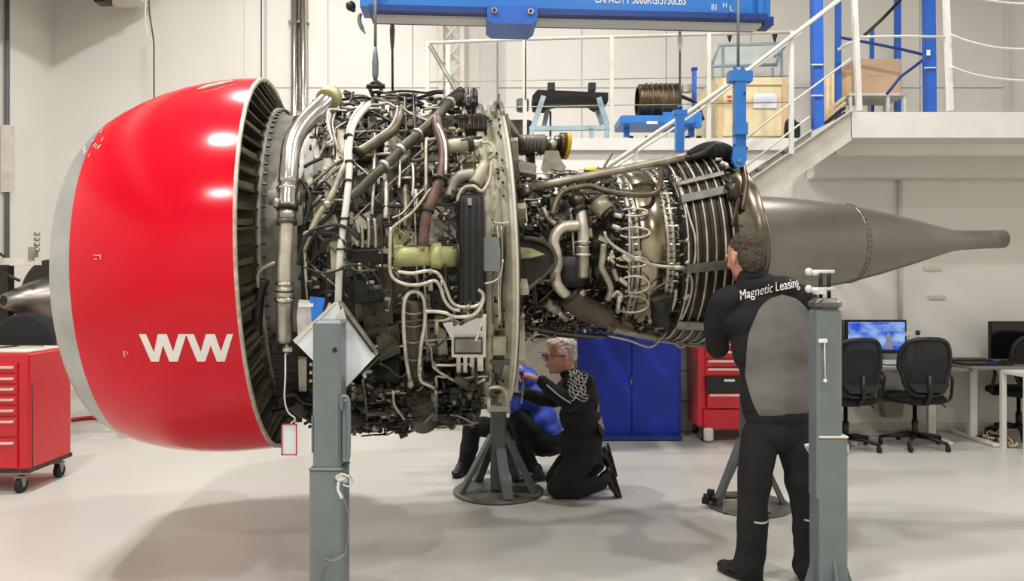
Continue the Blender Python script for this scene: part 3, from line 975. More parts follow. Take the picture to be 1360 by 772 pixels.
# harness along the turbine flange
for (dx, r) in ((0, .53), (4, .54)):
    epipe('harness', [(893 + dx, 240), (902 + dx, 262), (909 + dx, 290), (911 + dx, 330), (911 + dx, 375), (908 + dx, 400), (900 + dx, 420), (890 + dx, 445)], r, 3, 'steel_dull', n=8)
epipe('pipe', [(900, 235), (908, 262), (916, 290), (923, 315), (923, 345), (917, 362)], .57, 3, 'pipe_light', n=8)
epipe('pipe', [(914, 362), (919, 372), (918, 390), (912, 410), (905, 425)], .57, 3, 'pipe_light', n=8)
for (x, y) in ((896, 235), (902, 238), (899, 243), (911, 318), (911, 348), (914, 364), (911, 371), (912, 392), (909, 395), (897, 363)):
    epipe('nut', [(x, y), (x + 3, y + 2)], .56, 6, 'pipe_light', n=6)
epipe('pipe', [(866, 388), (876, 380), (896, 370)], .54, 3, 'bronze')
epipe('duct', [(886, 428), (896, 400), (898, 385)], .53, 5, 'pipe_light')
epipe('drum', [(878, 392), (880, 424)], .50, 30, 'dark', n=18)
# brace from the top of the core
epipe('bracket', [(960, 235), (975, 250), (978, 275), (972, 300)], .62, 5, 'dark_metal')
epipe('bracket', [(985, 215), (990, 245), (985, 280)], .60, 9, 'heat_brown')
MB().lathe([(0, .03), (.0, .05), (.05, .05), (.05, .03)], W(965, 255, 4.2), EA, 20).build('fitting', 'dark_metal', ENG)

# wedge shaped fairing behind the fan frame
fz = []
for (x, y) in ((690, 316), (712, 318), (728, 326), (737, 340), (736, 352), (722, 366), (704, 382), (690, 396)):
    fz.append(W(x, y, 4.0 if x < 715 else 4.06))
fair = MB().prism(fz, (0, .14, 0)).build('fairing', 'dark', ENG, label='dark pointed fairing with yellow insert')
MB().tube([p + V((0, -.008, 0)) for p in crom(fz, 3)], .013, 8).build('fairing_edge', 'olive', fair)
MB().prism([W(690, 328, 3.98), W(706, 330, 3.98), W(724, 338, 3.99), W(706, 343, 3.98), W(690, 344, 3.98)], (0, .03, 0)).build('insert', 'case_green', fair, label='yellow-green insert')
MB().prism([W(694, 337, 3.965), W(708, 336.5, 3.965), W(722, 338.5, 3.97), W(706, 341.5, 3.965), W(694, 342, 3.965)], (0, .02, 0)).build('insert_rib', 'case_beige', fair)

# generator and its yellow cap on the far top
gen = MB().tube([W(688, 193, 4.9), W(724, 192, 4.9)], .066, 18).build('generator', M('gen_grey', S(128, 122, 108), .5, .3), ENG, label='ribbed generator with yellow cap')
MB().tube([W(704, 200, 4.9), W(706, 235, 4.85), EP(1.55, 88, .36)], .03, 10).build('mount_strut', 'dark_metal', gen)
MB().tube([W(690, 193, 4.9), EP(1.31, 78, .86)], .04, 10).build('mount_strut', 'steel_dull', gen)
for i in range(6):
    MB().cyl(W(692 + i * 5, 193, 4.9), W(694 + i * 5, 193, 4.9), .070, 18).build('rib', 'plate_grey', gen)
MB().cyl(W(724, 192, 4.9), W(744, 191, 4.9), .055, 18).build('neck', 'steel', gen)
MB().cyl(W(743, 193, 4.9), W(748.5, 193.3, 4.9) + V((0, .004, 0)), .083, 24).build('flange', 'heat_brown', gen)
MB().cyl(W(749, 193.5, 4.9), W(753.5, 194, 4.9) + V((0, .006, 0)), .088, 24).build('cap', 'yellow_cap', gen, label='yellow cap')
MB().prism([W(724, 200, 4.86), W(742, 200, 4.86), W(746, 214, 4.86), (W(752, 222, 4.86)), W(741, 232, 4.86), W(728, 235, 4.86), W(719, 222, 4.86)], (0, .1, 0)).build('casting', 'steel_dull', gen)
MB().tube(crom([W(757, 226, 4.86), W(748, 228, 4.86), W(740, 236, 4.86), W(728, 244, 4.86)]), .006, 8).build('pipe', 'pipe_light', gen)
epoly('bracket', [(690, 212), (712, 218), (712, 232), (690, 228)], .7, .03, 'steel_dull')
MB().ell(W(785, 227, 4.75), (.045, .04, .03)).build('protective_cap', 'yellow_green', ENG, label='bright yellow-green cap')
MB().tube([W(783, 250, 4.5), W(796, 233, 4.5), W(813, 203, 4.5)], .008, 8).build('pipe', 'bronze', ENG)

# ================= dense small work filling the gaps
random.seed(21)
DM = ['dark', 'dark_metal', 'olive', 'case_grey', 'case_beige', 'pipe_beige', 'pipe_light', 'plate_grey', 'steel_dull', 'bronze', 'red_brown', 'black']
stuff = {k: MB() for k in DM}


def rot_at(th, tw=0.0):
    a = math.radians(th)
    out = EN * math.cos(a) + EU * math.sin(a)
    tan = EA.cross(out)
    x = EA * math.cos(tw) + tan * math.sin(tw)
    y = out.cross(x)
    return Matrix((x, y, out)).transposed()


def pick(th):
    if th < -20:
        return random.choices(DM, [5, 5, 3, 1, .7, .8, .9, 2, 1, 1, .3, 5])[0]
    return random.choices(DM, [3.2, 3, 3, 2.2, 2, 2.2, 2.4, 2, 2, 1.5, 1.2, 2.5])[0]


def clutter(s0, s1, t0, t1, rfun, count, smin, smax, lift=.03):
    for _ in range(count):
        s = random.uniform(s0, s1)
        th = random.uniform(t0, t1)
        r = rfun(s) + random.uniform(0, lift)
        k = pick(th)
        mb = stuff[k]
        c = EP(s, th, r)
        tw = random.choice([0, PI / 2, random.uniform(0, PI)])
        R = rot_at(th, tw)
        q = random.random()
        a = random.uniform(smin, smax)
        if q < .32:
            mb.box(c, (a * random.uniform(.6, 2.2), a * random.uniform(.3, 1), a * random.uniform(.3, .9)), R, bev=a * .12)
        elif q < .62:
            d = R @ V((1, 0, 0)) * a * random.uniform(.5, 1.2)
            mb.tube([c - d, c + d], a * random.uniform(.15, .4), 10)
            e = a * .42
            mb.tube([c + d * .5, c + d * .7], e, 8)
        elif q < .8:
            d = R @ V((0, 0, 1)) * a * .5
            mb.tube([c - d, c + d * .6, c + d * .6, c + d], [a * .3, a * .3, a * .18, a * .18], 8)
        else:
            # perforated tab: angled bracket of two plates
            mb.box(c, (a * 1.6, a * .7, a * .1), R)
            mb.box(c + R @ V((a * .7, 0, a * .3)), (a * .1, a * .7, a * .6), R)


RF = lambda s: .87
clutter(.30, 1.14, -100, 72, RF, 940, .014, .045, .07)
clutter(.30, 1.14, 72, 120, lambda s: .85, 160, .014, .04, .05)
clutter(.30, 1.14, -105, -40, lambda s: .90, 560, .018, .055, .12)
clutter(.10, .30, -100, -55, RF, 60, .02, .05, .05)
RC = lambda s: .37 + max(0, s - 1.75) * .28
clutter(1.36, 2.0, -110, 110, RC, 800, .012, .038, .12)
clutter(1.36, 2.28, -110, -55, lambda s: .44 + max(0, s - 1.9) * .1, 170, .014, .036, .06)
clutter(1.36, 1.55, -90, 90, lambda s: .45, 120, .012, .03, .16)
clutter(1.17, 1.26, -90, 100, lambda s: .872, 60, .01, .026, .015)
clutter(2.24, 2.32, -90, 100, lambda s: .525, 110, .008, .018, .03)
clutter(2.57, 2.68, 20, 110, lambda s: .60, 30, .012, .03, .03)
clutter(.32, 1.1, 75, 105, lambda s: .90, 40, .018, .045, .06)
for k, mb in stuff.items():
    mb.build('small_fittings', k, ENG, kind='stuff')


# thinner lines winding over the case, each its own
def wander(s, th, r, ln, axial, rad, mat, name='pipe'):
    pts = [(s, th)]
    step = .05
    dirn = (0, 1) if not axial else (1, 0)
    n_ = max(3, int(ln / step))
    dv = random.choice([-1, 1])
    for i in range(n_):
        if random.random() < .28:
            dirn = (dirn[1] * random.choice([-1, 1]), dirn[0] * random.choice([-1, 1])) if random.random() < .6 else (.7 * random.choice([-1, 1]), .7 * random.choice([-1, 1]))
        s += dirn[0] * step * dv
        th += dirn[1] * step / r * 57 * dv
        pts.append((s, th))
    return pts


def lines(s0, s1, t0, t1, r0, r1, count, wmin, wmax, ln, pal):
    for i in range(count):
        s, th = random.uniform(s0, s1), random.uniform(t0, t1)
        r = random.uniform(r0, r1)
        pts = [(min(max(a, s0), s1), min(max(b, t0), t1)) for a, b in wander(s, th, r, random.uniform(*ln), random.random() < .4, 0, 0)]
        P = []
        for a, b in pts:
            q = EP(a, b, r + random.uniform(-.008, .008))
            if not P or (q - P[-1]).length > .02:
                P.append(q)
        if len(P) < 3:
            continue
        rad = random.uniform(wmin, wmax)
        MB().tube(crom(P, 3), rad, 7).build(random.choice(['pipe', 'pipe', 'hose']), random.choice(pal), ENG)


lines(.3, 1.12, -95, 76, .90, .98, 110, .004, .009, (.25, .9), ['pipe_light', 'pipe_beige', 'dark', 'dark_metal', 'black', 'steel_dull', 'bronze', 'olive', 'black'])
lines(.3, 1.12, -95, -35, .95, 1.04, 32, .004, .009, (.2, .6), ['pipe_beige', 'dark', 'dark_metal', 'black', 'steel_dull', 'dark'])
lines(1.38, 1.98, -95, 100, .43, .53, 60, .003, .008, (.15, .5), ['pipe_light', 'pipe_beige', 'dark', 'dark_metal', 'black', 'steel_dull', 'bronze', 'heat_brown'])
# ================================================================ THINGS ON AND ABOVE THE DECK
def bars(segs, w_, mat, name, parent=None, **k):
    m = MB()
    for p, q in segs:
        m.bar(p, q, w_)
    return m.build(name, mat, parent, **k)


# deck railing: posts, top rail and wires
rail = thing('deck_railing', 'white railing with thin wires along the storage deck edge', 'railing', W(568, 184, YM))
for x in (568, 697, 812, 941, 1051):
    a, b = W(x, 240 if x == 846 else 186, YM - .03), W(x, 57 - (x - 568) * .032, YM - .03)
    MB().bar(a, b, .04).build('post', 'offwhite', rail)
MB().tube([W(566, 57, YM - .03), W(700, 52, YM - .03), W(1060, 42, YM - .03)], .018, 8).build('top_rail', 'offwhite', rail)
for y in (107, 142):
    MB().tube([W(568, y + 2, YM - .03), W(812, y - 2, YM - .03), W(1050, y - 6, YM - .03)], .005, 6).build('wire', 'steel_dull', rail)
# diagonal brace with its second leg
MB().tube([W(571, 60, YM - .05), W(610, 128, YM - .05), W(640, 184, YM - .05)], .022, 8).build('brace', 'case_grey', rail)
MB().bar(W(595, 186, YM + .9), W(595, 60, YM + .9), .05).build('post', 'white_paint', rail)

# wall columns and ducts of the back wall
dct = thing('vertical_duct', 'pair of silver ducts running up the back wall beyond the bleed duct', 'duct', W(397, 520, YB - .12))
for x in (391, 403):
    MB().cyl(W(x, 525, YB - .08), V((W(x, 0, YB - .08).x, YB - .08, ZC)), .052, 16).build('duct_pipe', 'steel', dct)
for y in (30, 150, 260, 400):
    MB().box(W(397, y, YB - .05), (.26, .1, .03)).build('clamp', 'steel_dull', dct)
for (x, wd, lab) in ((353, .03, 'thin grey cable conduit on the wall above the red cowl'), (347, .015, 'thinnest cable on the wall above the red cowl, left of a conduit')):
    p = W(x, 0, YB - .03)
    MB().cyl((p.x, YB - .03, .1), (p.x, YB - .03, ZC), wd / 2, 8).build('conduit', 'grey_wall' if wd > .02 else 'dark_metal', label=lab, cat='conduit')
col = W(649, 0, YB - .12)
MB().box((col.x, YB - .12, (ZD + ZC) / 2), (.22, .24, ZC - ZD), bev=.01).build('steel_column', 'grey_wall', label='grey steel column behind the deck railing under the blue beam', cat='column')
p = W(600, 0, YB - .1)
lc = thing('lattice_column', 'pale lattice column behind the left end of the deck railing', 'column', (p.x, YB - .1, ZD))
for dx in (-.14, .14):
    MB().box((p.x + dx, YB - .1, (ZD + ZC) / 2), (.06, .1, ZC - ZD)).build('chord', 'offwhite', lc)
for i in range(12):
    z = ZD + i * .28
    MB().bar((p.x - .13, YB - .1, z), (p.x + .13, YB - .1, z + .28), .02).build('lattice_bar', 'offwhite', lc)
    MB().bar((p.x + .13, YB - .08, z), (p.x - .13, YB - .08, z + .28), .02).build('lattice_bar', 'offwhite', lc)
dp = thing('drain_pipe', 'thin grey U-shaped pipe left of the grey steel column', 'pipe', W(640, 102, YB - .1))
MB().tube([W(638, -60, YB - .1), W(638, 98, YB - .1), W(639, 102, YB - .1), W(645, 102, YB - .1)], .014, 8).build('pipe', 'white_paint', dp)
# loose cable at upper left
cb_ = thing('hanging_cable', 'dark hanging cable with a slack loop left of the red cowl top', 'cable', W(205, 128, 8.9))
MB().tube(crom([W(197, -20, 8.9), W(199, 20, 8.9), W(204, 55, 8.9), W(204.5, 90, 8.9), W(204.5, 200, 8.9), W(204, 420, 8.9)]), .009, 6).build('cable', 'dark_metal', cb_)
MB().tube(crom([W(195, -20, 8.9), W(193, 25, 8.9), W(197, 48, 8.9), W(204, 55, 8.9)]), .009, 6).build('cable_loop', 'offwhite', cb_)
# crane runway girder along the left wall; its end shows at the top edge and it shades the corner
gi = thing('runway_girder', 'off-white crane runway girder end at the top edge, upper left', 'beam', (-4.95, 4, 5.1))
MB().box((-4.98, 3.4, 5.85), (.10, 12.9, 1.3)).build('web', 'grey_wall', gi)
MB().box((-4.95, 3.4, 5.14), (.42, 12.9, .05)).build('bottom_flange', 'offwhite', gi)
MB().box((-4.95, 9.80, 5.6), (.42, .05, .9)).build('end_plate', 'offwhite', gi)
MB().box((-5.05, 9.3, 5.03), (.14, .16, .14)).build('bracket', 'dark_metal', gi)
MB().box((-4.93, 9.3, 5.08), (.3, .12, .08)).build('bracket_arm', 'case_grey', gi)
MB().box((-5.22, 8.2, 5.06), (.09, .1, .08)).build('sensor', 'dark', gi)

# ---------------- stair from the landing
st = thing('stair_flight', 'white steel stair dropping left from the landing behind the exhaust cone', 'stairs', W(1130, 160, 6.5))
top, bot = W(1131, 166, 6.5), W(760, 420, 6.5)
dirv = (bot - top)
h = .13
for Y in (6.5, 7.4):
    dy = V((0, Y - 6.5, 0))
    MB().prism([top + dy + V((0, 0, h)), bot + dy + V((0, 0, h)), bot + dy + V((0, 0, -h)), top + dy + V((0, 0, -h))], (0, .012, 0)).build('stringer', 'offwhite' if Y < 7 else 'grey_wall', st)
    MB().bar(top + dy + V((0, -.02, h)), bot + dy + V((0, -.02, h)), .05, .012, up=(0, 0, 1)).build('stringer_flange', 'grey_wall', st)
for i in range(9):
    p = top.lerp(bot, (i + .6) / 9.5)
    MB().box((p.x, 6.96, p.z + .02), (.26, .88, .03)).build('tread', 'case_grey', st)
MB().box((bot.x - .35, 7.15, bot.z - .02), (.85, 1.2, .06)).build('lower_platform', 'offwhite', st)
hr = [W(1118, -3, 6.45), W(1034, 62, 6.45), W(985, 100, 6.45), W(915, 149, 6.45), W(880, 171, 6.45), W(830, 206, 6.45), W(770, 248, 6.45)]
MB().tube(hr, .02, 10).build('handrail', 'offwhite', st)
MB().tube([h_ + V((0, .9, 0)) for h_ in hr], .011, 8).build('handrail', 'offwhite', st)
for (x, y0, y1) in ((1051, 49, 205), (941, 130, 260), (844, 196, 330)):
    MB().bar(W(x, y1, 6.47), W(x, y0, 6.47), .035).build('baluster', 'white_paint', st)
MB().tube([W(1130, 78, 6.46), W(1040, 145, 6.46), W(990, 185, 6.46)], .009, 6).build('wire', 'offwhite', st)
MB().tube([W(1075, 155, 6.46), W(1030, 190, 6.46), W(990, 222, 6.46)], .009, 6).build('wire', 'offwhite', st)
# landing railing
lr = thing('landing_railing', 'white landing railing with two sagging chains', 'railing', W(1141, 147, 6.5))
MB().bar(W(1141, 147, 6.55), W(1134, -12, 6.55), .042).build('post', 'white_paint', lr)
MB().bar(W(1262, 147, 6.55), W(1256, -12, 6.55), .042).build('post', 'white_paint', lr)
MB().bar(W(1390, 147, 6.55), W(1392, -12, 6.55), .042).build('post', 'white_paint', lr)
for (pts) in ([(1262, 46), (1290, 56), (1330, 64), (1390, 66)], [(1262, 88), (1290, 98), (1330, 105), (1390, 109)], [(1262, -4), (1300, -1), (1340, 4), (1390, 6)]):
    MB().tube(crom([W(x, y, 6.5) for x, y in pts]), .010, 8).build('chain', 'white_paint', lr)
MB().tube([W(1141, 49, 6.55), W(1200, 48, 6.55), W(1258, 49, 6.55)], .010, 8).build('rail', 'white_paint', lr)
MB().tube([W(1141, 52, 6.6), W(1118, 62, 6.9)], .014, 8).build('rail', 'white_paint', lr)

# ---------------- blue steel stair tower on the deck
tw = thing('blue_post_frame', 'blue steel post frame with dark handrails above the landing', 'frame', W(1160, 180, 8.2))
for (x, w_, y1, Y) in ((1086, .10, 178, 7.8), (1113, .055, 165, 8.6), (1235, .10, 150, 8.2), (1192, .06, 150, 9.0), (1158, .04, 150, 9.0)):
    a = W(x, y1, Y)
    b = W(x - (2 if x in (1086, 1235) else 0), -12 if x not in (1158,) else 38, Y)
    MB().bar(V((a.x, Y, max(a.z, ZD) if Y > YM else a.z)), b, w_).build('post', 'blue_post', tw)
for pts, r, mt in (([(1196, 0), (1172, 25), (1148, 47)], .018, 'dark_metal'), ([(1117, 50), (1150, 56), (1195, 65), (1228, 73), (1229, 77), (1215, 88), (1196, 102), (1178, 125)], .016, 'blue_dark'),
                   ([(1113, 66), (1135, 54), (1141, 52)], .016, 'white_paint')):
    MB().tube([W(x, y, 8.3) for x, y in pts], r, 8).build('handrail', mt, tw)
for (x, y, Y) in ((1085, 86, 7.73), (1085, 127, 7.73), (1235, 90, 8.13)):
    MB().box(W(x, y, Y), (.12, .02, .012)).build('strap', 'white_paint', tw)
MB().box(W(1233, 70, 8.12), (.035, .012, .06)).build('tag', 'paper', tw)

# cardboard case on a small table
tb = thing('small_table', 'low table with dark shelf carrying the cardboard case', 'table', W(1155, 140, 8.7))
tz = W(0, 128, 8.6).z
xa, xb = W(1122, 0, 8.6).x, W(1200, 0, 8.6).x
MB().box(((xa + xb) / 2, 8.75, tz), (xb - xa, .5, .03)).build('table_top', 'offwhite', tb)
for x in (xa + .03, (xa + xb) / 2 + .12, xb - .03):
    for y in (8.53, 8.97):
        MB().bar((x, y, ZD), (x, y, tz), .03).build('leg', 'white_paint', tb)
MB().box(((xa + xb) / 2, 8.75, (ZD + tz) / 2), (xb - xa - .1, .4, .07)).build('shelf_load', 'dark', tb)
cbx = thing('cardboard_case', 'tan cardboard case standing on the small table', 'box', ((xa + xb) / 2, 8.7, tz + .015))
p0, p1 = W(1136, 127, 8.55), W(1197, 78, 8.55)
MB().box(((p0.x + p1.x) / 2, 8.75, (tz + .015 + p1.z) / 2), (p1.x - p0.x, .4, p1.z - tz - .015), bev=.006).build('front_body', 'cardboard', cbx)
p0, p1 = W(1120, 127, 8.55), W(1137, 90, 8.55)
MB().box(((p0.x + p1.x) / 2 + .03, 8.8, (tz + .015 + p1.z) / 2), (p1.x - p0.x, .3, p1.z - tz - .015)).build('side_flap', 'wood', cbx)
MB().box(((W(1148, 0, 8.55).x + W(1176, 0, 8.55).x) / 2, 8.548, W(0, 100, 8.55).z), (.22, .003, .02)).build('print', 'cardboard', cbx)
# stacked planks between blue posts
pl = thing('plank_stack', 'leaning stack of pale planks between the two left blue posts', 'planks', W(1101, 175, 8.3))
for i in range(5):
    MB().bar(W(1092 + i * 3.6, 172 - i * 3, 8.2), W(1092 + i * 3.6, 112 - i * 2, 8.3), .025, .2).build('plank', 'wood' if i % 2 else 'wood_pale', pl)
for i in range(4):
    MB().bar(W(1090, 176 - i * 7, 8.0), W(1122, 150 - i * 7, 8.05), .03).build('batten', 'dark' if i < 2 else 'wood', pl)
MB().box(W(1052, 176, 8.1), (.10, .2, .18)).ell(W(1050, 166, 8.1), (.06, .08, .08)).build('black_bag', 'black_soft', label='small black bag slumped on the deck right of the wooden crate', cat='bag')

# wooden crate
cr = thing('wooden_crate', 'large pale plywood crate standing on the storage deck', 'crate', W(998, 180, 8.5))
p0, p1 = W(951, 176, 8.3), W(1046, 103, 8.3)
cxm = (p0.x + p1.x) / 2
MB().box((cxm, 8.75, (p1.z + ZD + .1) / 2), (p1.x - p0.x, .9, p1.z - ZD - .1)).build('body', 'wood_pale', cr)
for z in (p1.z - .05, ZD + .17):
    MB().box((cxm, 8.29, z), (p1.x - p0.x, .02, .07)).build('batten', 'wood_pale', cr)
for x in (p0.x + .04, p1.x - .04):
    MB().box((x, 8.29, (p1.z + ZD + .1) / 2), (.06, .022, p1.z - ZD - .12)).build('batten', 'wood', cr)
for i in range(4):
    MB().box((p0.x + .08 + i * (p1.x - p0.x - .16) / 3, 8.75, ZD + .05), (.1, .8, .1)).build('skid', 'dark', cr)
MB().box(W(1016, 134, 8.285), (.26, .004, .16)).build('paper_sheet', 'paper', cr)
MB().box(W(969, 128, 8.285), (.05, .006, .015)).box(W(969, 134, 8.285), (.05, .006, .015)).build('red_print', 'red_frame', cr)

# grey-blue rack above the crate
rk = thing('rack_frame', 'pale blue-grey tubular rack standing behind the wooden crate', 'rack', W(994, 100, 9.3))
Yr = 9.3
for seg in ([(943, 90), (956, 60), (1040, 58), (1030, 88)], [(943, 88), (1030, 86)], [(1028, 76), (1042, 62)]):
    MB().tube([W(x, y, Yr) for x, y in seg], .02, 8).build('tube', 'rack_blue', rk)
for (x, y) in ((946, 90), (1026, 90), (960, 60), (1038, 60)):
    a = W(x, y, Yr)
    MB().cyl((a.x, Yr, ZD), a, .018, 8).build('leg', 'rack_blue', rk)
for x in (969, 1029):
    MB().tube([W(x, 46, Yr), W(x, 52, Yr), W(x, 56, Yr)], [.035, .02, .008], 8).build('foot', 'black', rk)
MB().prism([W(946, 88, Yr), W(960, 62, Yr), W(1036, 62, Yr), W(1024, 88, Yr)], (0, .01, 0)).build('panel', M('rack_panel', S(196, 206, 205), .5), rk)

# engine stand frame on the deck
sf = thing('cradle_frame', 'empty pale blue cradle frame with black saddle on the deck', 'frame', W(757, 184, 8.3))
Yc = 8.3
MB().prism([W(707, 127, Yc), W(714, 119, Yc), W(808, 123, Yc), W(808, 134, Yc), (W(795, 136, Yc)), W(785, 129, Yc), W(760, 127, Yc), W(736, 131, Yc), W(724, 137, Yc), W(709, 136, Yc)], (0, .5, 0)).build('saddle', 'black_soft', sf)
for (x, y) in ((732, 113), (786, 113)):
    MB().box(W(x, y + 3, Yc + .2), (.08, .12, .08)).build('pad', 'black', sf)
for (a, b, c, d) in ((722, 128, 706, 174), (795, 130, 808, 172), (730, 132, 722, 170), (789, 134, 800, 165)):
    MB().bar(W(a, b, Yc + (.4 if a in (730, 789) else 0)), W(c, d, Yc + (.4 if a in (730, 789) else 0)), .055, up=(0, 1, 0)).build('leg', 'rack_blue', sf)
MB().bar(W(703, 171, Yc), W(810, 170, Yc), .05).build('crossbar', 'rack_blue', sf)
MB().bar(W(724, 141, Yc), W(794, 141, Yc), .035).build('crossbar', 'dark_metal', sf)
for x in (706, 786, 806):
    a = W(x, 172, Yc)
    MB().bar((a.x, Yc, ZD), a, .05).build('foot', 'rack_blue', sf)
MB().cyl(W(731, 148, Yc), W(731, 186, Yc), .012, 6).build('rod', 'dark', sf)

# nozzle on the blue dolly
dl = thing('blue_dolly', 'bright blue steel dolly on the deck under the brown nozzle', 'dolly', W(880, 184, 8.3))
MB().box(W(868, 165, 8.3), (.80, .5, .09), bev=.01).build('deck_frame', 'blue_crane', dl)
MB().box(W(905, 160, 8.2), (.42, .1, .16)).build('side_beam', 'blue_crane', dl)
for x in (832, 918):
    MB().bar(W(x, 165, 8.3), W(x, 182, 8.3), .06).build('leg', 'blue_crane', dl)
for x in (838, 860, 913, 928):
    a = W(x, 180, 8.2)
    MB().cyl((a.x - .02, 8.2, ZD + .06), (a.x + .02, 8.2, ZD + .06), .06, 14).build('wheel', 'rubber', dl)
MB().bar(W(922, 160, 8.25), W(922, 92, 8.25), .045).build('upright', 'blue_post', dl)
MB().box(W(922, 92, 8.25), (.06, .06, .03)).build('upright_cap', 'blue_dark', dl)
MB().box(W(866, 163, 8.045), (.12, .006, .03)).build('label_plate', 'paper', dl)
nz = thing('exhaust_nozzle', 'dark brown metal nozzle lying on the blue dolly', 'nozzle', W(870, 159, 8.3))
c0, c1 = W(846, 135, 8.3), W(898, 135, 8.3)
MB().lathe([(0, .15), (0, .17), (.02, .19), (.06, .185), (.42, .195), (.44, .2), (.46, .16)], c0, (1, 0, 0), 40).build('shell', 'heat_brown', nz)
for i in range(6):
    MB().lathe([(.08 + i * .055, .186), (.085 + i * .055, .2), (.10 + i * .055, .2), (.105 + i * .055, .186)], c0, (1, 0, 0), 40).build('rib', 'bronze' if i % 2 else 'heat_brown', nz)
MB().tube(crom([W(905, 128, 8.2), W(925, 138, 8.2), W(934, 160, 8.2)]), .02, 8).build('pipe', 'dark', nz)
MB().box(W(912, 118, 8.3), (.1, .1, .08)).build('fitting', 'steel_dull', nz)
bxs = thing('parts_pile', 'dark pile of engine parts on the deck beside the cradle frame', 'parts', W(690, 180, 8.5))
MB().box(W(694, 140, 8.5), (.14, .2, .13), bev=.02).build('part', 'stand_dark', bxs)
MB().box(W(690, 175, 8.5), (.3, .3, .22), bev=.03).build('part', 'dark_metal', bxs)

# ================================================================ OVERHEAD LIFTING BEAM
Y0, Y1 = 4.40, 4.56
zb = 3.075
L0, L1 = V((W(481, 0, Y0).x, Y0, zb)), V((W(1018, 0, Y1).x, Y1, zb))
bd_ = (L1 - L0).normalized()
bn = V((bd_.y, -bd_.x, 0))
lb = thing('lifting_beam', 'long blue overhead lifting beam with white capacity lettering', 'beam', (L0 + L1) / 2)


def bbox(t0, t1, z0, z1, y0, y1, name, mat, parent=lb, mb=None, bev=0):
    L = (L1 - L0).length
    c = L0 + bd_ * (t0 + t1) / 2 + bn * (-(y0 + y1) / 2)
    R = Matrix((bd_, -bn, V((0, 0, 1)))).transposed()
    m = MB().box((c.x, c.y, (z0 + z1) / 2), (t1 - t0, y1 - y0, z1 - z0), R, bev)
    return m.build(name, mat, parent)


LL = (L1 - L0).length
bbox(0, LL, zb + .045, zb + .42, -.06, .06, 'box_web', 'blue_crane')
bbox(.0, .10, zb + .04, zb + .42, -.10, .10, 'end_plate', 'blue_crane')
bbox(LL - .09, LL - .06, zb + .03, zb + .42, -.10, .10, 'end_plate', 'blue_crane')
bbox(.05, LL - .04, zb + .012, zb + .045, -.12, .12, 'bottom_flange', 'blue_dark')
bbox(.07, LL - .05, zb - .005, zb + .012, -.05, .05, 'bottom_strip', 'white_paint')
bbox(.0, LL, zb + .42, zb + .45, -.12, .12, 'top_flange', 'blue_crane')
bbox(LL - .04, LL + .02, zb + .0, zb + .05, -.06, .06, 'end_pad', 'blue_dark')
# hanger plate
tA, tB = (642 - 481) / 537 * LL, (706 - 481) / 537 * LL
R_ = Matrix((bd_, -bn, V((0, 0, 1)))).transposed()


def bp(t, y, z):
    return V((L0.x, L0.y, 0)) + bd_ * t - bn * y + V((0, 0, z))


hp = MB().prism([bp(tA, -.14, zb + .05), bp(tB, -.14, zb + .05), bp(tB, -.14, zb - .03), bp(tB - .035, -.14, zb - .055), bp(tA + .035, -.14, zb - .055), bp(tA, -.14, zb - .03)], bn * -.28).build('hanger_plate', 'blue_post', lb)
for t in (tA + .04, tB - .04):
    MB().cyl(bp(t, -.14, zb + .015), bp(t, -.155, zb + .015), .017, 12).build('bolt', 'steel', hp)
    MB().cyl(bp(t, -.155, zb + .015), bp(t, -.165, zb + .015), .009, 6).build('bolt_end', 'dark_metal', hp)


def lettering(txt, size, origin, xdir, ydir, out, mat, name, parent, label=None, sx=1.0):
    vs, fs = text_mesh(txt, size)
    P = [origin + xdir * v.x * sx + ydir * v.y for v in vs]
    n = len(P)
    mb = MB()
    mb.add(P + [p + out for p in P], fs + [tuple(i + n for i in f) for f in fs])
    return mb.build(name, mat, parent, label=label)


lettering('CAPACITY 5000KG/5750LBS', .075, bp((843 - 481) / 537 * LL, -.061, W(0, 3, 4.45).z + .012), bd_, V((0, 0, 1)), bn * .002, 'white_mark', 'lettering', lb, sx=.60)
lettering('YAU0608805', .075, bp((598 - 481) / 537 * LL, -.061, W(0, -1, 4.45).z + .015), bd_, V((0, 0, 1)), bn * .002, 'white_mark', 'lettering', lb, sx=.62)
lettering('BS', .06, bp((489 - 481) / 537 * LL + .02, -.1005, W(0, 3, 4.4).z), bd_, V((0, 0, 1)), bn * .002, 'white_mark', 'lettering', lb, sx=.8)
lettering('81', .05, bp((942 - 481) / 537 * LL, -.061, W(0, 12, 4.5).z), bd_, V((0, 0, 1)), bn * .002, 'white_mark', 'lettering', lb, sx=.8)
lettering('H', .04, bp((956 - 481) / 537 * LL, -.061, W(0, 9, 4.5).z), bd_, V((0, 0, 1)), bn * .002, 'white_mark', 'lettering', lb)
lettering('L', .05, bp((965 - 481) / 537 * LL, -.061, W(0, 13, 4.5).z), bd_, V((0, 0, 1)), bn * .002, 'white_mark', 'lettering', lb)
for x in (785, 892, 896):
    MB().box(bp((x - 481) / 537 * LL, -.075, W(0, 21, 4.5).z), (.03, .03, .014), R_).build('weld_lug', 'blue_crane', lb)
# little hook at the left end
hk = thing('load_hook', 'small grey hook hanging at the left end of the blue beam', 'hook', W(482, 30, 4.45))
MB().tube(crom([W(479, 18, 4.4), W(477, 26, 4.4), (W(480, 36, 4.4)), W(485, 45, 4.4)]), [.012] * 12 + [.008, .007, .005, .003], 8).build('hook', 'stand_grey', hk)
MB().ell(W(466, 8, 4.45), (.03, .03, .03)).ell(W(469, 13, 4.45), (.015, .015, .015)).build('hook_ball', 'dark_metal', hk)
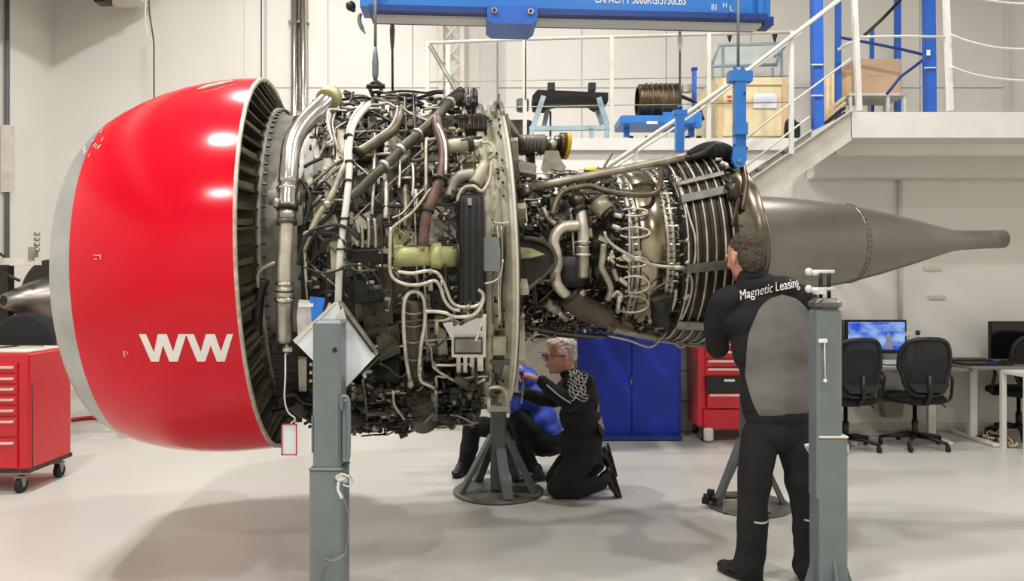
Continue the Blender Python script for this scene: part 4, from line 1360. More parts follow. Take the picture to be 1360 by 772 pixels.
# slings
s1 = thing('wire_sling', 'grey wire sling with shackle at the left, lifting the fan case', 'sling', W(498, 120, 4.3))
MB().cyl(W(498.5, -30, 4.22), W(498.5, 65, 4.24), .0085, 8).build('cable', 'stand_grey', s1)
MB().tube([W(498.5, 62, 4.24), W(498.5, 72, 4.24), W(498.5, 84, 4.24), W(498.5, 100, 4.24), W(498.5, 108, 4.24)], [.0085, .014, .019, .018, .009], 12).build('ferrule', 'stand_grey', s1)
MB().tube([W(493, 112, 4.24), W(497, 109, 4.24), W(501, 109, 4.24), W(506, 112, 4.24), W(506, 120, 4.24), W(502, 128, 4.24), W(499, 130, 4.24), W(495, 127, 4.24), W(491.5, 119, 4.24)], .011, 8, closed=True).build('shackle', 'dark_metal', s1)
MB().cyl(W(487, 115, 4.24), W(511, 115, 4.24), .013, 10).build('shackle_pin', 'dark', s1)
MB().tube([W(498, 128, 4.26), W(497.5, 145, 4.28), W(497, 172, 4.3), W(497, 185, 4.32)], [.02, .024, .02, .026], 10).build('lifting_eye', 'stand_dark', s1)
s2 = thing('wire_sling', 'thin straight wire sling just right of the shackle sling', 'sling', W(521, 140, 4.6))
MB().cyl(W(521, 44, 4.62), W(521.5, 136, 4.62), .0075, 8).build('cable', 'dark_metal', s2)
MB().tube([W(521, 30, 4.5), W(521, 40, 4.62), W(521, 55, 4.62), W(521, 66, 4.62)], [.010, .016, .013, .008], 10).build('socket', 'stand_dark', s2)
MB().cyl(W(521.5, 134, 4.62), W(521.5, 146, 4.64), .012, 8).build('end_fitting', 'dark', s2)
for (x, Y, y1) in ((698, 4.7, 133),):
    MB().cyl(W(x, 41, Y), W(x, y1, Y), .0045, 6).build('hoist_wire', 'dark_metal', label='hair-thin wire hanging below the blue hanger plate', cat='wire')
s3 = thing('wire_sling', 'wire sling with white sleeve ending in the short blue clevis', 'sling', W(903, 200, 4.7))
MB().cyl(W(903, 42, 4.62), W(903, 145, 4.66), .007, 8).build('cable', 'stand_dark', s3)
MB().tube([W(903, 44, 4.62), W(903, 52, 4.62), W(903, 62, 4.62), W(903, 68, 4.62)], [.008, .016, .014, .008], 10).build('sleeve', 'white_paint', s3)
MB().bar(W(903, 148, 4.66), W(902, 202, 4.68), .052, .05).build('clevis_body', 'blue_crane', s3)
MB().bar(W(894, 150, 4.66), W(912, 150, 4.66), .05, .03).build('clevis_head', 'blue_crane', s3)
MB().ell(W(903, 143, 4.66), .018).build('clevis_eye', 'blue_dark', s3)
s4 = thing('wire_sling', 'rightmost wire sling ending in the long blue turnbuckle', 'sling', W(980, 220, 4.4))
MB().cyl(W(980.5, -30, 4.36), W(980.5, 88, 4.38), .009, 8).build('cable', 'stand_grey', s4)
MB().bar(W(982, 106, 4.38), W(982, 215, 4.4), .062, .06).build('turnbuckle_body', 'blue_crane', s4)
MB().bar(W(967, 102.5, 4.38), W(997.5, 102.5, 4.38), .07, .06).build('turnbuckle_head', 'blue_crane', s4)
MB().bar(W(975, 172, 4.37), W(991, 172, 4.37), .075, .07).build('turnbuckle_collar', 'blue_crane', s4)
for x in (976, 986):
    MB().bar(W(x, 88, 4.38), W(x, 102, 4.38), .014, .03).build('clevis_ear', 'blue_crane', s4)
MB().cyl(W(974, 93, 4.38), W(989, 93, 4.38), .01, 8).build('pin', 'steel_dull', s4)
MB().prism([W(974.5, 195, 4.34), W(991, 195, 4.34), W(992, 212, 4.34), W(987, 222, 4.34), W(977, 222, 4.34), W(973, 212, 4.34)], (0, .03, 0)).build('lower_clevis', 'blue_crane', s4)
MB().cyl(W(982, 213, 4.32), W(982, 213, 4.40), .011, 10).build('pin', 'steel_dull', s4)
MB().bar(W(988, 124, 4.34), W(990, 124, 4.34), .012).ell(W(991, 197, 4.36), .01).build('knob', 'dark', s4)

# ================================================================ BELOW: CABINETS, TROLLEYS, DESKS
bc = thing('steel_cabinet', 'tall bright blue two-door steel cabinet against the wall', 'cabinet', W(836, 572, 7.5))
xa, xb = W(769, 0, 7.4).x, W(904, 0, 7.4).x
ycb = 7.36
H = 1.95
MB().box(((xa + xb) / 2, ycb + .19, H / 2 + .02), (xb - xa, .34, H), bev=.004).build('body', 'blue_cabinet', bc)
MB().box(((xa + xb) / 2, ycb + .02, .03), (xb - xa - .04, .3, .04)).build('plinth', 'blue_dark', bc)
xm = W(838, 0, 7.4).x
for (a, b) in ((xa + .012, xm - .003), (xm + .003, xb - .035)):
    d = MB().box(((a + b) / 2, ycb, H / 2 + .03), (b - a, .03, H - .04), bev=.004).build('door', 'blue_cabinet', bc)
    if a > xa + .1:
        MB().box(W(838.5, 507, ycb - .022), (.035, .02, .10), bev=.004).build('handle', 'blue_dark', d)
        MB().box(W(838.5, 507, ycb - .036), (.008, .01, .03)).build('lock', 'chrome', d)
# rounded white thing beside the man's head: rolled screen
rs = thing('white_cover_sheet', 'off-white draped sheet against the wall left of the blue cabinet', 'sheet', W(725, 572, 7.6))
prof = [W(697, 572, 7.55), W(693, 500, 7.55), W(700, 472, 7.55), W(712, 458, 7.55), W(728, 450, 7.55), W(752, 448, 7.55), W(752, 572, 7.55)]
MB().prism(prof, (0, .12, 0)).build('sheet', 'offwhite', rs)
MB().prism([W(753, 446, 7.6), W(767, 446, 7.6), W(767, 572, 7.6), W(753, 572, 7.6)], (0, .1, 0)).build('side_panel', 'grey_wall', rs)


def caster(parent, x, y, r=.05, z=0.0, mat='rubber', fm='steel_dull'):
    c = MB().cyl((x - .018, y, z + r), (x + .018, y, z + r), r, 18).build('caster', mat, parent)
    m = MB().box((x, y, z + r * 2 + .012), (.055, .06, .012))
    m.prism([(x - .024, y - r * .6, z + 2 * r + .01), (x - .024, y + r * .6, z + 2 * r + .01), (x - .024, y + .012, z + r - .01), (x - .024, y - .012, z + r - .01)], (.005, 0, 0))
    m.prism([(x + .019, y - r * .6, z + 2 * r + .01), (x + .019, y + r * .6, z + 2 * r + .01), (x + .019, y + .012, z + r - .01), (x + .019, y - .012, z + r - .01)], (.005, 0, 0))
    m.build('caster_fork', fm, c)
    return c


# red drawer trolley at the right
rt = thing('tool_trolley', 'tall red drawer trolley behind the standing man', 'trolley', W(960, 583, 7.3))
xa, xb = W(926, 0, 7.25).x, W(926, 0, 7.25).x + .68
yf = 7.2
MB().box(((xa + xb) / 2, yf + .24, .60), (xb - xa, .42, .94), bev=.01).build('body', 'red_tool', rt)
MB().box(((xa + xb) / 2, yf + .22, 1.10), (xb - xa + .02, .46, .05), bev=.01).build('top_tray', 'red_tool', rt)
zs = [(462, 472), (475, 484), (486, 494.5), (497, 505)]
for (y0, y1) in [(456, 464), (466, 475), (478, 487), (489, 498)]:
    a, b = W(0, y0, yf).z, W(0, y1, yf).z
    d = MB().box(((xa + xb) / 2 + .02, yf + .02, (a + b) / 2), (xb - xa - .1, .05, a - b), bev=.003).build('drawer', 'red_tool', rt)
    MB().box(((xa + xb) / 2 + .02, yf - .012, a - .012), (xb - xa - .14, .02, .022)).build('handle', M('pink_alu', S(235, 195, 195), .35, .4), d)
a, b = W(0, 501, yf).z, W(0, 521, yf).z
MB().box(((xa + xb) / 2 + .02, yf - .002, (a + b) / 2), (xb - xa - .1, .03, a - b)).build('open_compartment', 'dark', rt)
MB().box((W(968, 0, yf).x, yf - .02, a - .03), (.10, .01, .02)).build('label_plate', 'paper', rt)
a, b = W(0, 523, yf).z, W(0, 542, yf).z
d = MB().box(((xa + xb) / 2 + .03, yf + .0, (a + b) / 2), (xb - xa - .1, .05, a - b), bev=.004).build('drawer', 'red_tool', rt)
MB().box(((xa + xb) / 2 + .03, yf - .03, a - .01), (xb - xa - .14, .02, .022)).build('handle', 'pink_alu', d)
a, b = W(0, 544, yf).z, W(0, 570, yf).z
MB().box(((xa + xb) / 2 + .02, yf + .01, (a + b) / 2), (xb - xa - .06, .05, a - b), bev=.004).build('drawer', 'red_tool', rt)
for (x, y) in ((xa + .07, yf + .06), (xb - .07, yf + .06), (xa + .07, yf + .40), (xb - .07, yf + .40)):
    caster(rt, x, y, .05)
MB().box((xa + .09, yf - .02, .075), (.09, .05, .13), bev=.015).build('caster_guard', 'white_paint', rt)
MB().tube(crom([(xa - .04, yf - .02, .13), (xa - .03, yf - .03, .16), (xa + .02, yf - .03, .14), (xa - .02, yf - .03, .08), (xa + .03, yf - .03, .02)]), .006, 6).build('brake_cable', 'black', rt)

# red tool cabinet at the left
tc = thing('tool_cabinet', 'red rolling tool cabinet with seven drawer handles at the left edge', 'cabinet', (-3.9, 5.7, 0))
xr, yf = -3.50, 5.45
xl_ = xr - .78
zt, zb_ = W(0, 470, 5.45).z, W(0, 628, 5.45).z
MB().box(((xl_ + xr) / 2, yf + .27, (zt + zb_) / 2), (xr - xl_, .52, zt - zb_), bev=.012).build('body', 'red_tool', tc)
MB().box(((xl_ + xr) / 2, yf + .27, zt + .008), (xr - xl_ - .05, .46, .016), bev=.004).build('top_mat', 'offwhite', tc)
MB().box(((xl_ + xr) / 2, yf + .27, zb_ + .01), (xr - xl_ + .01, .53, .03)).build('base_strip', 'dark_metal', tc)
ys = [488, 503, 517, 531, 545.5, 560, 588.5]
edges = [481, 496, 510.5, 524.5, 538.5, 553, 581, 622]
for i, y in enumerate(ys):
    a, b = W(0, edges[i] + 1, yf).z, W(0, edges[i + 1] - 1 if i < 6 else 622, yf).z
    d = MB().box(((xl_ + xr) / 2 - .03, yf + .005, (a + b) / 2), (xr - xl_ - .1, .02, a - b), bev=.003).build('drawer', 'red_tool', tc)
    z = W(0, y, yf).z
    MB().box(((xl_ + xr) / 2 - .03, yf - .014, z), (xr - xl_ - .14, .022, .018), bev=.003).build('handle', 'pink_alu', d)
for (x, y) in ((xr - .08, yf + .04), (xr - .06, yf + .47), (xl_ + .08, yf + .04), (xl_ + .08, yf + .47)):
    caster(tc, x, y, .052, fm='case_grey')
MB().cyl((xr + .01, yf + .03, .18), (xr + .01, yf + .03, zt - .2), .004, 6).build('corner_bolt', 'dark', tc)
lid = MB().box((xr - .04, yf + .49, zt + .03), (.08, .05, .06)).box((xr - .08, yf + .5, zt - .02), (.1, .03, .04)).build('lid_hinge', 'red_tool', tc)
ts = thing('hand_tools', 'grey spanners lying on top of the red tool cabinet', 'tools', (xr - .25, yf + .2, zt + .016))
MB().bar((xr - .45, yf + .3, zt + .03), (xr - .05, yf + .25, zt + .03), .02, .01).build('spanner', 'steel', ts)
MB().bar((xr - .35, yf + .15, zt + .03), (xr - .2, yf + .38, zt + .03), .015, .01).build('spanner', 'dark_metal', ts)

# second engine behind at the left
e2 = thing('second_engine', 'rear of another engine with grey cone behind the intake lip', 'engine', W(50, 560, 7.2))
c0 = W(64, 400, 7.2)
ax = V((-.36, -.93, .03)).normalized()
MB().lathe([(-.25, .42), (0, .40), (.0, .38), (-.03, .18)], c0, ax, 48).build('rear_case', 'black', e2)
MB().lathe([(-.05, .25), (.02, .235), (.25, .145), (.43, .065), (.435, .05), (.42, .045)], c0, ax, 36).build('cone', 'cone_grey', e2)
MB().lathe([(.41, .0), (.43, .035), (.435, .046)], c0, ax, 20).build('cone_vent', 'black', e2)
MB().lathe([(-.9, .0), (-.9, .42), (-.25, .43)], c0, ax, 40).build('case', 'dark_metal', e2)
MB().tube(crom([W(0, 371, 7.0), W(8, 374, 7.0), W(15, 382, 7.0), W(15, 395, 7.0), W(22, 404, 7.0)]), .012, 8).build('pipe', 'pipe_light', e2)
es = thing('engine_trolley_frame', 'white engine trolley frame with horizontal bar at the left edge', 'frame', W(15, 560, 6.9))
MB().bar(W(-30, 349, 6.9), W(53, 347, 6.9), .05, .07).build('top_bar', 'offwhite', es)
MB().bar(W(10, 572, 6.9), W(8, 352, 6.9), .09).build('upright', 'dark', es)
MB().bar(W(2, 572, 6.88), W(1, 352, 6.88), .04).build('upright', 'case_grey', es)
MB().bar(W(44, 346, 6.9), W(44, 328, 6.9), .06).build('bracket', 'case_grey', es)
for y in (311, 318, 325, 332):
    MB().cyl(W(46, y, 6.9), W(52, y, 6.9), .018, 8).build('fitting', 'steel_dull', es)
for dx in (.15, .75):
    MB().bar((-4.55 + dx, 7.4, .0), (-4.55 + dx, 7.4, .87), .08).build('cradle_leg', 'offwhite', es)
MB().bar((-4.6, 7.4, .90), (-3.7, 7.4, .90), .08).build('cradle', 'offwhite', es)
MB().tube([W(0, 357, 6.85), W(12, 366, 6.85), W(26, 373, 6.85)], .014, 8).build('strut', 'dark_metal', es)
MB().tube([W(0, 337, 6.85), W(6, 341, 6.85)], .014, 8).build('strut', 'dark_metal', es)
rb_ = thing('side_cabinet', 'low red cabinet behind the red tool cabinet, carrying the black drum', 'cabinet', (-4.2, 6.75, 0))
MB().box((-4.58, 6.72, .31), (.90, .5, .54), bev=.01).build('body', 'red_tool', rb_)
MB().box((-4.58, 6.72, .02), (.85, .4, .04)).build('plinth', 'dark', rb_)
MB().lathe([(0, .0), (0, .30), (.02, .34), (.14, .34), (.16, .30), (.16, 0)], W(28, 468, 6.6), (.15, 1, 0), 40).build('black_drum', 'black_soft', label='round black drum behind the red tool cabinet', cat='drum')
MB().box((-4.19, 6.78, .74), (.16, .3, .32), bev=.01).box((-4.19, 6.78, .92), (.17, .31, .04), bev=.004).build('red_case', 'red_tool', label='small red case behind the red tool cabinet, under the cone', cat='case')
ho = MB().tube(crom([V((-4.9, 8.1, .022)), V((-4.75, 8.3, .022)), V((-4.6, 8.35, .022)), V((-4.4, 8.2, .022)), V((-4.2, 8.05, .022)), V((-3.9, 8.1, .022))]), .022, 8).build('air_hose', 'red_tool', label='red hose lying on the floor behind the cowl', cat='hose')
pp = thing('wall_pipe', 'grey vertical pipe with switch box at the far left wall', 'pipe', W(4, 330, 8.9))
q = V((XL + .05, 9.02, 0))
MB().cyl((XL + .05, 9.02, .1), (XL + .05, 9.02, ZC), .028, 10).build('pipe', 'stand_dark', pp)
MB().box((XL + .06, 9.02, 3.0), (.1, .1, .8)).build('switch_box', 'offwhite', pp)

# ---------------- desks, screens, chairs
def desk(name, label, x0, x1, yb, depth, z, legs, mat='desk_top'):
    d = thing(name, label, 'desk', ((x0 + x1) / 2, yb - depth / 2, 0))
    MB().box(((x0 + x1) / 2, yb - depth / 2, z - .0125), (x1 - x0, depth, .025), bev=.004).build('desk_top', mat, d)
    for lx in legs:
        MB().bar((lx, yb - depth / 2, .03), (lx, yb - depth / 2, z - .025), .07, .05).build('leg', 'white_paint', d)
        MB().box((lx, yb - depth / 2, .018), (.07, depth * .95, .036), bev=.01).build('foot', 'white_paint', d)
    MB().box(((legs[0] + legs[-1]) / 2, yb - depth / 2, z - .05), (abs(legs[-1] - legs[0]), .04, .04)).build('crossbar', 'white_paint', d)
    return d


d1 = desk('office_desk', 'white-legged office desk with blue screen behind the two mesh chairs', 3.02, 4.30, 7.72, .70, .72, (3.2, 4.1))
d2 = desk('office_desk', 'grey office desk right of the mesh chairs with keyboard tray', W(1262, 0, 7.3).x, 5.6, 7.72, .78, .745, (W(1294, 0, 7.3).x, 5.3))
# nearer table at the right edge
d3 = thing('side_table', 'white table cut by the right edge of the picture', 'table', W(1350, 590, 6.9))
zt3 = W(0, 494, 6.9).z
MB().box((W(1333, 0, 6.9).x + .4, 6.78, zt3), (.8, .42, .03)).build('table_top', 'white_paint', d3)
for x in (1336, 1400):
    for y in (6.62, 6.94):
        a = W(x, 0, 6.9).x
        MB().bar((a, y, 0), (a, y, zt3), .04).build('leg', 'white_paint', d3)
MB().bar((W(1336, 0, 6.9).x, 6.62, W(0, 566, 6.62).z), (W(1400, 0, 6.9).x, 6.62, W(0, 566, 6.62).z), .04).build('stretcher', 'white_paint', d3)

mn = thing('computer_monitor', 'wide monitor showing a blue sky wallpaper', 'monitor', W(1163, 487, 7.5))
Ym = 7.5
p0, p1 = W(1123, 470, Ym), W(1205, 425, Ym)
MB().box(((p0.x + p1.x) / 2, Ym + .03, (p0.z + p1.z) / 2), (p1.x - p0.x, .04, p1.z - p0.z), bev=.004).build('housing', 'black', mn)
sm = bpy.data.materials.new('screen_picture')
sm.use_nodes = True
nt = sm.node_tree
bs = nt.nodes['Principled BSDF']
tcn = nt.nodes.new('ShaderNodeTexCoord')
mpn = nt.nodes.new('ShaderNodeMapping')
mpn.inputs['Scale'].default_value = (3.2, 1, 8)
mpn.inputs['Rotation'].default_value = (0, .35, 0)
nn = nt.nodes.new('ShaderNodeTexNoise')
nn.inputs['Scale'].default_value = 1.4
nn.inputs['Detail'].default_value = 3
rr_ = nt.nodes.new('ShaderNodeValToRGB')
rr_.color_ramp.elements[0].position = .38
rr_.color_ramp.elements[0].color = S(15, 75, 215) + (1,)
rr_.color_ramp.elements[1].position = .62
rr_.color_ramp.elements[1].color = S(160, 200, 245) + (1,)
nt.links.new(tcn.outputs['Object'], mpn.inputs['Vector'])
nt.links.new(mpn.outputs['Vector'], nn.inputs['Vector'])
nt.links.new(nn.outputs['Fac'], rr_.inputs['Fac'])
nt.links.new(rr_.outputs['Color'], bs.inputs['Emission Color'])
bs.inputs['Emission Strength'].default_value = .85
bs.inputs['Base Color'].default_value = (.02, .02, .03, 1)
MATS['screen_picture'] = sm
p0, p1 = W(1127, 465, Ym), W(1202, 428, Ym)
scn = MB().box(((p0.x + p1.x) / 2, Ym + .006, (p0.z + p1.z) / 2), (p1.x - p0.x, .006, p1.z - p0.z)).build('screen', 'screen_picture', mn)
MB().prism([W(1176, 464, Ym - .001), W(1177, 446, Ym - .001), W(1180, 441, Ym - .001), W(1184, 446, Ym - .001), W(1186, 464, Ym - .001)], (0, .003, 0)).build('wallpaper_rock', M('rock', S(130, 135, 150), .6, emit=.35), scn)
MB().box(((p0.x + p1.x) / 2, Ym + .06, .80), (.06, .03, .2)).box(((p0.x + p1.x) / 2, Ym + .06, .726), (.24, .16, .012)).build('stand', 'black', mn)
m2 = thing('computer_monitor', 'narrow dark monitor half hidden behind the grey post', 'monitor', W(1116, 487, 7.4))
p0, p1 = W(1088, 478, 7.42), W(1120, 425, 7.42)
MB().box(((p0.x + p1.x) / 2, 7.44, (p0.z + p1.z) / 2), (p1.x - p0.x, .04, p1.z - p0.z)).build('housing', 'black', m2)
MB().box(((p0.x + p1.x) / 2, 7.46, .79), (.05, .03, .16)).build('stand', 'black', m2)
m3 = thing('computer_monitor', 'large switched-off black monitor at the right edge', 'monitor', W(1350, 480, 7.4))
p0, p1 = W(1315, 477, 7.4), W(1392, 427, 7.4)
MB().box(((p0.x + p1.x) / 2, 7.42, (p0.z + p1.z) / 2), (p1.x - p0.x, .04, p1.z - p0.z), bev=.004).build('housing', 'black', m3)
MB().box(((p0.x + p1.x) / 2, 7.397, (p0.z + p1.z) / 2 + .006), (p1.x - p0.x - .02, .006, p1.z - p0.z - .03)).build('screen', M('screen_off', S(14, 16, 20), .15, nz=.0), m3)
MB().box(((p0.x + p1.x) / 2, 7.44, .80), (.06, .03, .14)).box(((p0.x + p1.x) / 2, 7.4, .751), (.24, .18, .012)).build('stand', 'black', m3)
kb = thing('keyboard', 'dark keyboard and binders lying on the grey desk', 'keyboard', W(1300, 478, 7.2))
MB().box((W(1302, 0, 7.2).x, 7.15, .757), (.46, .18, .022), bev=.004).build('keyboard_body', 'black', kb)
MB().box((W(1290, 0, 7.3).x, 7.38, .765), (.4, .2, .03), bev=.004).build('binder', 'dark', kb)
MB().box((W(1318, 0, 7.1).x, 7.1, .77), (.07, .05, .012)).build('blue_pad', 'blue_cabinet', kb)
MB().box(W(1181, 481, 7.25), (.14, .12, .03)).box(W(1182, 487, 7.2), (.14, .1, .012)).build('paper_tray', 'paper', label='white papers and tray between the two mesh chairs on the desk', cat='papers')
bt = thing('spray_bottle', 'white spray bottle standing right of the blue screen', 'bottle', W(1206, 487, 7.5))
xb_ = W(1209, 0, 7.5).x
MB().lathe([(0, .03), (.18, .032), (.24, .012), (.27, .012)], (xb_, 7.5, .72), (0, 0, 1), 16).build('body', 'paper', bt)
MB().box((xb_ - .01, 7.5, 1.01), (.08, .03, .05), bev=.01).build('trigger', 'white_paint', bt)
bt = thing('red_bottle', 'small bottle with dark cap and red label beside the spray bottle', 'bottle', W(1216, 487, 7.55))
xb_ = W(1219, 0, 7.55).x
MB().lathe([(0, .03), (.2, .03), (.25, .014), (.28, .014)], (xb_, 7.55, .72), (0, 0, 1), 16).build('body', 'clear_bag', bt)
MB().lathe([(.15, .031), (.23, .031)], (xb_, 7.55, .72), (0, 0, 1), 16).build('label_band', 'red_tool', bt)
MB().ell((xb_, 7.55, 1.02), (.024, .024, .028)).build('cap', M('purple', S(55, 40, 90), .5), bt)


def chair_proto():
    c = thing('office_chair', '', 'chair', (0, 0, 0), 'black mesh office chairs by the desks')
    # star base
    for k in range(5):
        a = math.radians(72 * k + 20)
        d = V((math.cos(a), math.sin(a), 0))
        leg = MB().tube([V((0, 0, .105)) + d * .03, V((0, 0, .10)) + d * .15, V((0, 0, .075)) + d * .29], [.024, .02, .015], 8).build('leg', 'black', c)
        q = d * .29
        MB().cyl(q + V((-.014 * d.y - .012, .014 * d.x, .028)), q + V((-.014 * d.y + .012, .014 * d.x, .028)), .028, 12).box(q + V((0, 0, .06)), (.02, .03, .04)).build('caster', 'rubber', leg)
    MB().tube([(0, 0, .09), (0, 0, .25), (0, 0, .25), (0, 0, .42)], [.028, .028, .018, .018], 12).build('gas_column', 'black', c)
    # seat (chair faces +y, backrest towards -y)
    s_ = MB()
    n = 16
    top = []
    for (z, k) in ((.42, .88), (.435, 1.0), (.47, 1.0), (.49, .9)):
        top.append([(V((math.copysign(abs(math.cos(t)) ** .6, math.cos(t)) * .245 * k, .02 + math.copysign(abs(math.sin(t)) ** .6, math.sin(t)) * .23 * k, z))) for t in [2 * PI * i / n for i in range(n)]])
    vs = [p for r in top for p in r]
    fs = [tuple(reversed(range(n))), tuple(range(3 * n, 4 * n))] + [(j * n + i, j * n + (i + 1) % n, (j + 1) * n + (i + 1) % n, (j + 1) * n + i) for j in range(3) for i in range(n)]
    s_.add(vs, fs, True).build('seat', 'black_soft', c)
    # backrest frame outline and mesh
    out = []
    for i in range(28):
        t = 2 * PI * i / 28
        ex = .55
        x = math.copysign(abs(math.cos(t)) ** ex, math.cos(t)) * (.225 - .03 * (math.sin(t) < 0))
        z = .765 + math.copysign(abs(math.sin(t)) ** .7, math.sin(t)) * .255
        y = -.20 - .06 * (z - .5) + .09 * (x / .225) ** 2 - .05
        out.append(V((x, y, z)))
    MB().tube(out, .021, 8, closed=True).build('back_frame', 'black', c)
    mesh_ = MB()
    vs, fs = [], []
    nr = 5
    cen = V((0, -.26, .765))
    for j in range(1, nr + 1):
        for p in out:
            k = j / nr
            q = cen.lerp(p, k)
            q.y = -.20 - .06 * (q.z - .5) + .09 * (q.x / .225) ** 2 - .05
            vs.append(q)
    m_ = len(out)
    for j in range(nr - 1):
        for i in range(m_):
            i2 = (i + 1) % m_
            fs.append((j * m_ + i, j * m_ + i2, (j + 1) * m_ + i2, (j + 1) * m_ + i))
    fs.append(tuple(range(m_)))
    mesh_.add(vs, fs, True).build('mesh_back', M('chair_mesh', S(22, 22, 24), .8, alpha=.97), c)
    MB().prism([(-.18, -.275, .62), (.18, -.275, .62), (.12, -.29, .545), (-.12, -.29, .545)], (0, .02, 0)).build('lumbar_bar', 'black', c)
    MB().tube([(0, -.05, .43), (0, -.2, .43), (0, -.29, .50), (0, -.29, .70)], .02, 8).build('spine', 'black', c)
    MB().box((0, 0, .42), (.16, .22, .04)).build('mechanism', 'black', c)
    for sx in (-1, 1):
        MB().tube(crom([(sx * .2, -.02, .43), (sx * .30, -.02, .44), (sx * .31, -.05, .55), (sx * .30, -.06, .66), (sx * .29, .08, .685), (sx * .29, .16, .68)]), .014, 8).build('armrest', 'black', c)
    MB().tube([(.1, .02, .42), (.24, .0, .40), (.27, -.02, .37)], .007, 6).build('lever', 'dark_metal', c)
    return c


ch = chair_proto()
ch.location = (3.07, 6.93, 0)
ch.rotation_euler = (0, 0, .12)
ch['label'] = 'black mesh office chair half hidden behind the grey jack post'
c2 = copy_tree(ch, (W(1215, 0, 7.0).x, 7.0, 0), -.06, label='black mesh office chair fully in view before the desk')
c3 = copy_tree(ch, (5.0, 7.43, 0), .1, label='black office chair behind the white table at the right edge')
# cables on the floor at right
random.seed(9)
cbl = thing('cable_tangle', 'beige tangle of cables and a power strip on the floor at right', 'cables', W(1325, 583, 7.0))
for i in range(6):
    pts = [W(1315 + random.random() * 22, 585, 7.1) + V((0, random.uniform(-.2, .2), 0)) for _ in range(6)]
    pts = [V((p.x, p.y, .012 + random.random() * .07)) for p in pts]
    MB().tube(crom(pts, 6), .007, 6).build('cable', ['wood', 'black', 'offwhite'][i % 3], cbl)
MB().tube(crom([V((4.75, 6.95, .01)), V((4.9, 6.7, .01)), V((5.1, 6.6, .01)), V((5.5, 6.6, .01))]), .008, 6).build('cable', 'black', cbl)
MB().box((4.62, 7.25, .03), (.26, .07, .05), bev=.008).build('power_strip', 'black', cbl)
MB().prism([W(1172, 520, 7.6), W(1204, 520, 7.6), W(1198, 555, 7.6), W(1176, 555, 7.6)], (0, .1, 0)).build('waste_bag', M('waste', S(150, 142, 128), .7), label='beige bag hanging under the desk between the mesh chairs', cat='bag')
# ================================================================ STANDS
def sqtube(mb, x, y, z0, z1, w_, d_, bev=.012):
    mb.box((x, y, (z0 + z1) / 2), (w_, d_, z1 - z0), bev=bev)
    return mb


# left front jack post
Yl = 3.3
lp = thing('jack_post', 'tall grey square jack post in front of the engine, left, with a white diamond board', 'stand', (W(438, 0, Yl).x, Yl, 0))
x0 = W(438, 0, Yl).x
zj = W(0, 618, Yl).z
sqtube(MB(), x0, Yl, zj - .3, W(0, 425, Yl).z, 37 * Yl / 1000, .12).build('inner_post', 'stand_grey', lp)
outp = sqtube(MB(), x0, Yl, .02, zj, 44 * Yl / 1000, .145).build('outer_post', 'stand_grey', lp)
sqtube(MB(), x0, Yl, zj - .012, zj + .004, 46 * Yl / 1000, .15).build('collar', 'stand_dark', outp)
MB().box((x0, Yl, .01), (.5, .5, .02), bev=.004).build('base_plate', 'stand_grey', lp)
for sx in (-1, 1):
    MB().prism([(x0 + sx * .07, Yl, .02), (x0 + sx * .23, Yl, .02), (x0 + sx * .07, Yl, .2)], (0, .012, 0)).build('gusset', 'stand_grey', lp)
MB().cyl(W(445, 465, 3.238), W(445, 465, 3.26), .012, 12).build('pin_hole', 'black', lp)
# bent side bracket on the post
br = crom([W(454, 545, 3.235), W(454, 528, 3.225), W(461, 528, 3.225), W(463.5, 540, 3.225), W(463.5, 595, 3.225), W(462, 610, 3.23), W(456, 612, 3.235)], 4)
MB().tube(br, .008, 10).build('side_bracket', 'stand_grey', lp)
MB().box(W(459.5, 570, 3.28), (.025, .07, .27), bev=.008).build('side_plate', 'stand_grey', lp)
MB().box(W(417.5, 575, 3.28), (.008, .07, .16), bev=.002).build('side_plate', 'stand_grey', lp)
# locking pin with lanyard
pn = MB().cyl(W(446, 638, 3.22), W(460, 638, 3.2), .012, 12).ell(W(453, 634, 3.2), (.028, .02, .022)).build('locking_pin', 'chrome', lp)
MB().tube(crom([W(447, 636, 3.19), W(452, 630, 3.18), W(462, 632, 3.18), W(468, 640, 3.18), W(464, 646, 3.18), W(456, 644, 3.18)]), .005, 8).build('pin_ring', 'chrome', pn)
MB().tube(crom([W(450, 640, 3.19), W(449, 650, 3.19), W(452, 657, 3.19), (W(454, 662, 3.19))]), .006, 8).build('pin_clip', 'paper', pn)
MB().tube(crom([W(455, 658, 3.2), W(462, 680, 3.2), W(463, 705, 3.2), W(458, 735, 3.2), W(444, 745, 3.2), W(430, 742, 3.215)]), .002, 6).build('lanyard', 'case_grey', pn)
MB().tube(crom([W(457, 737, 3.21), W(440, 745, 3.21), W(428, 755, 3.21), W(424, 775, 3.21)]), .003, 6).build('lanyard', 'case_grey', pn)
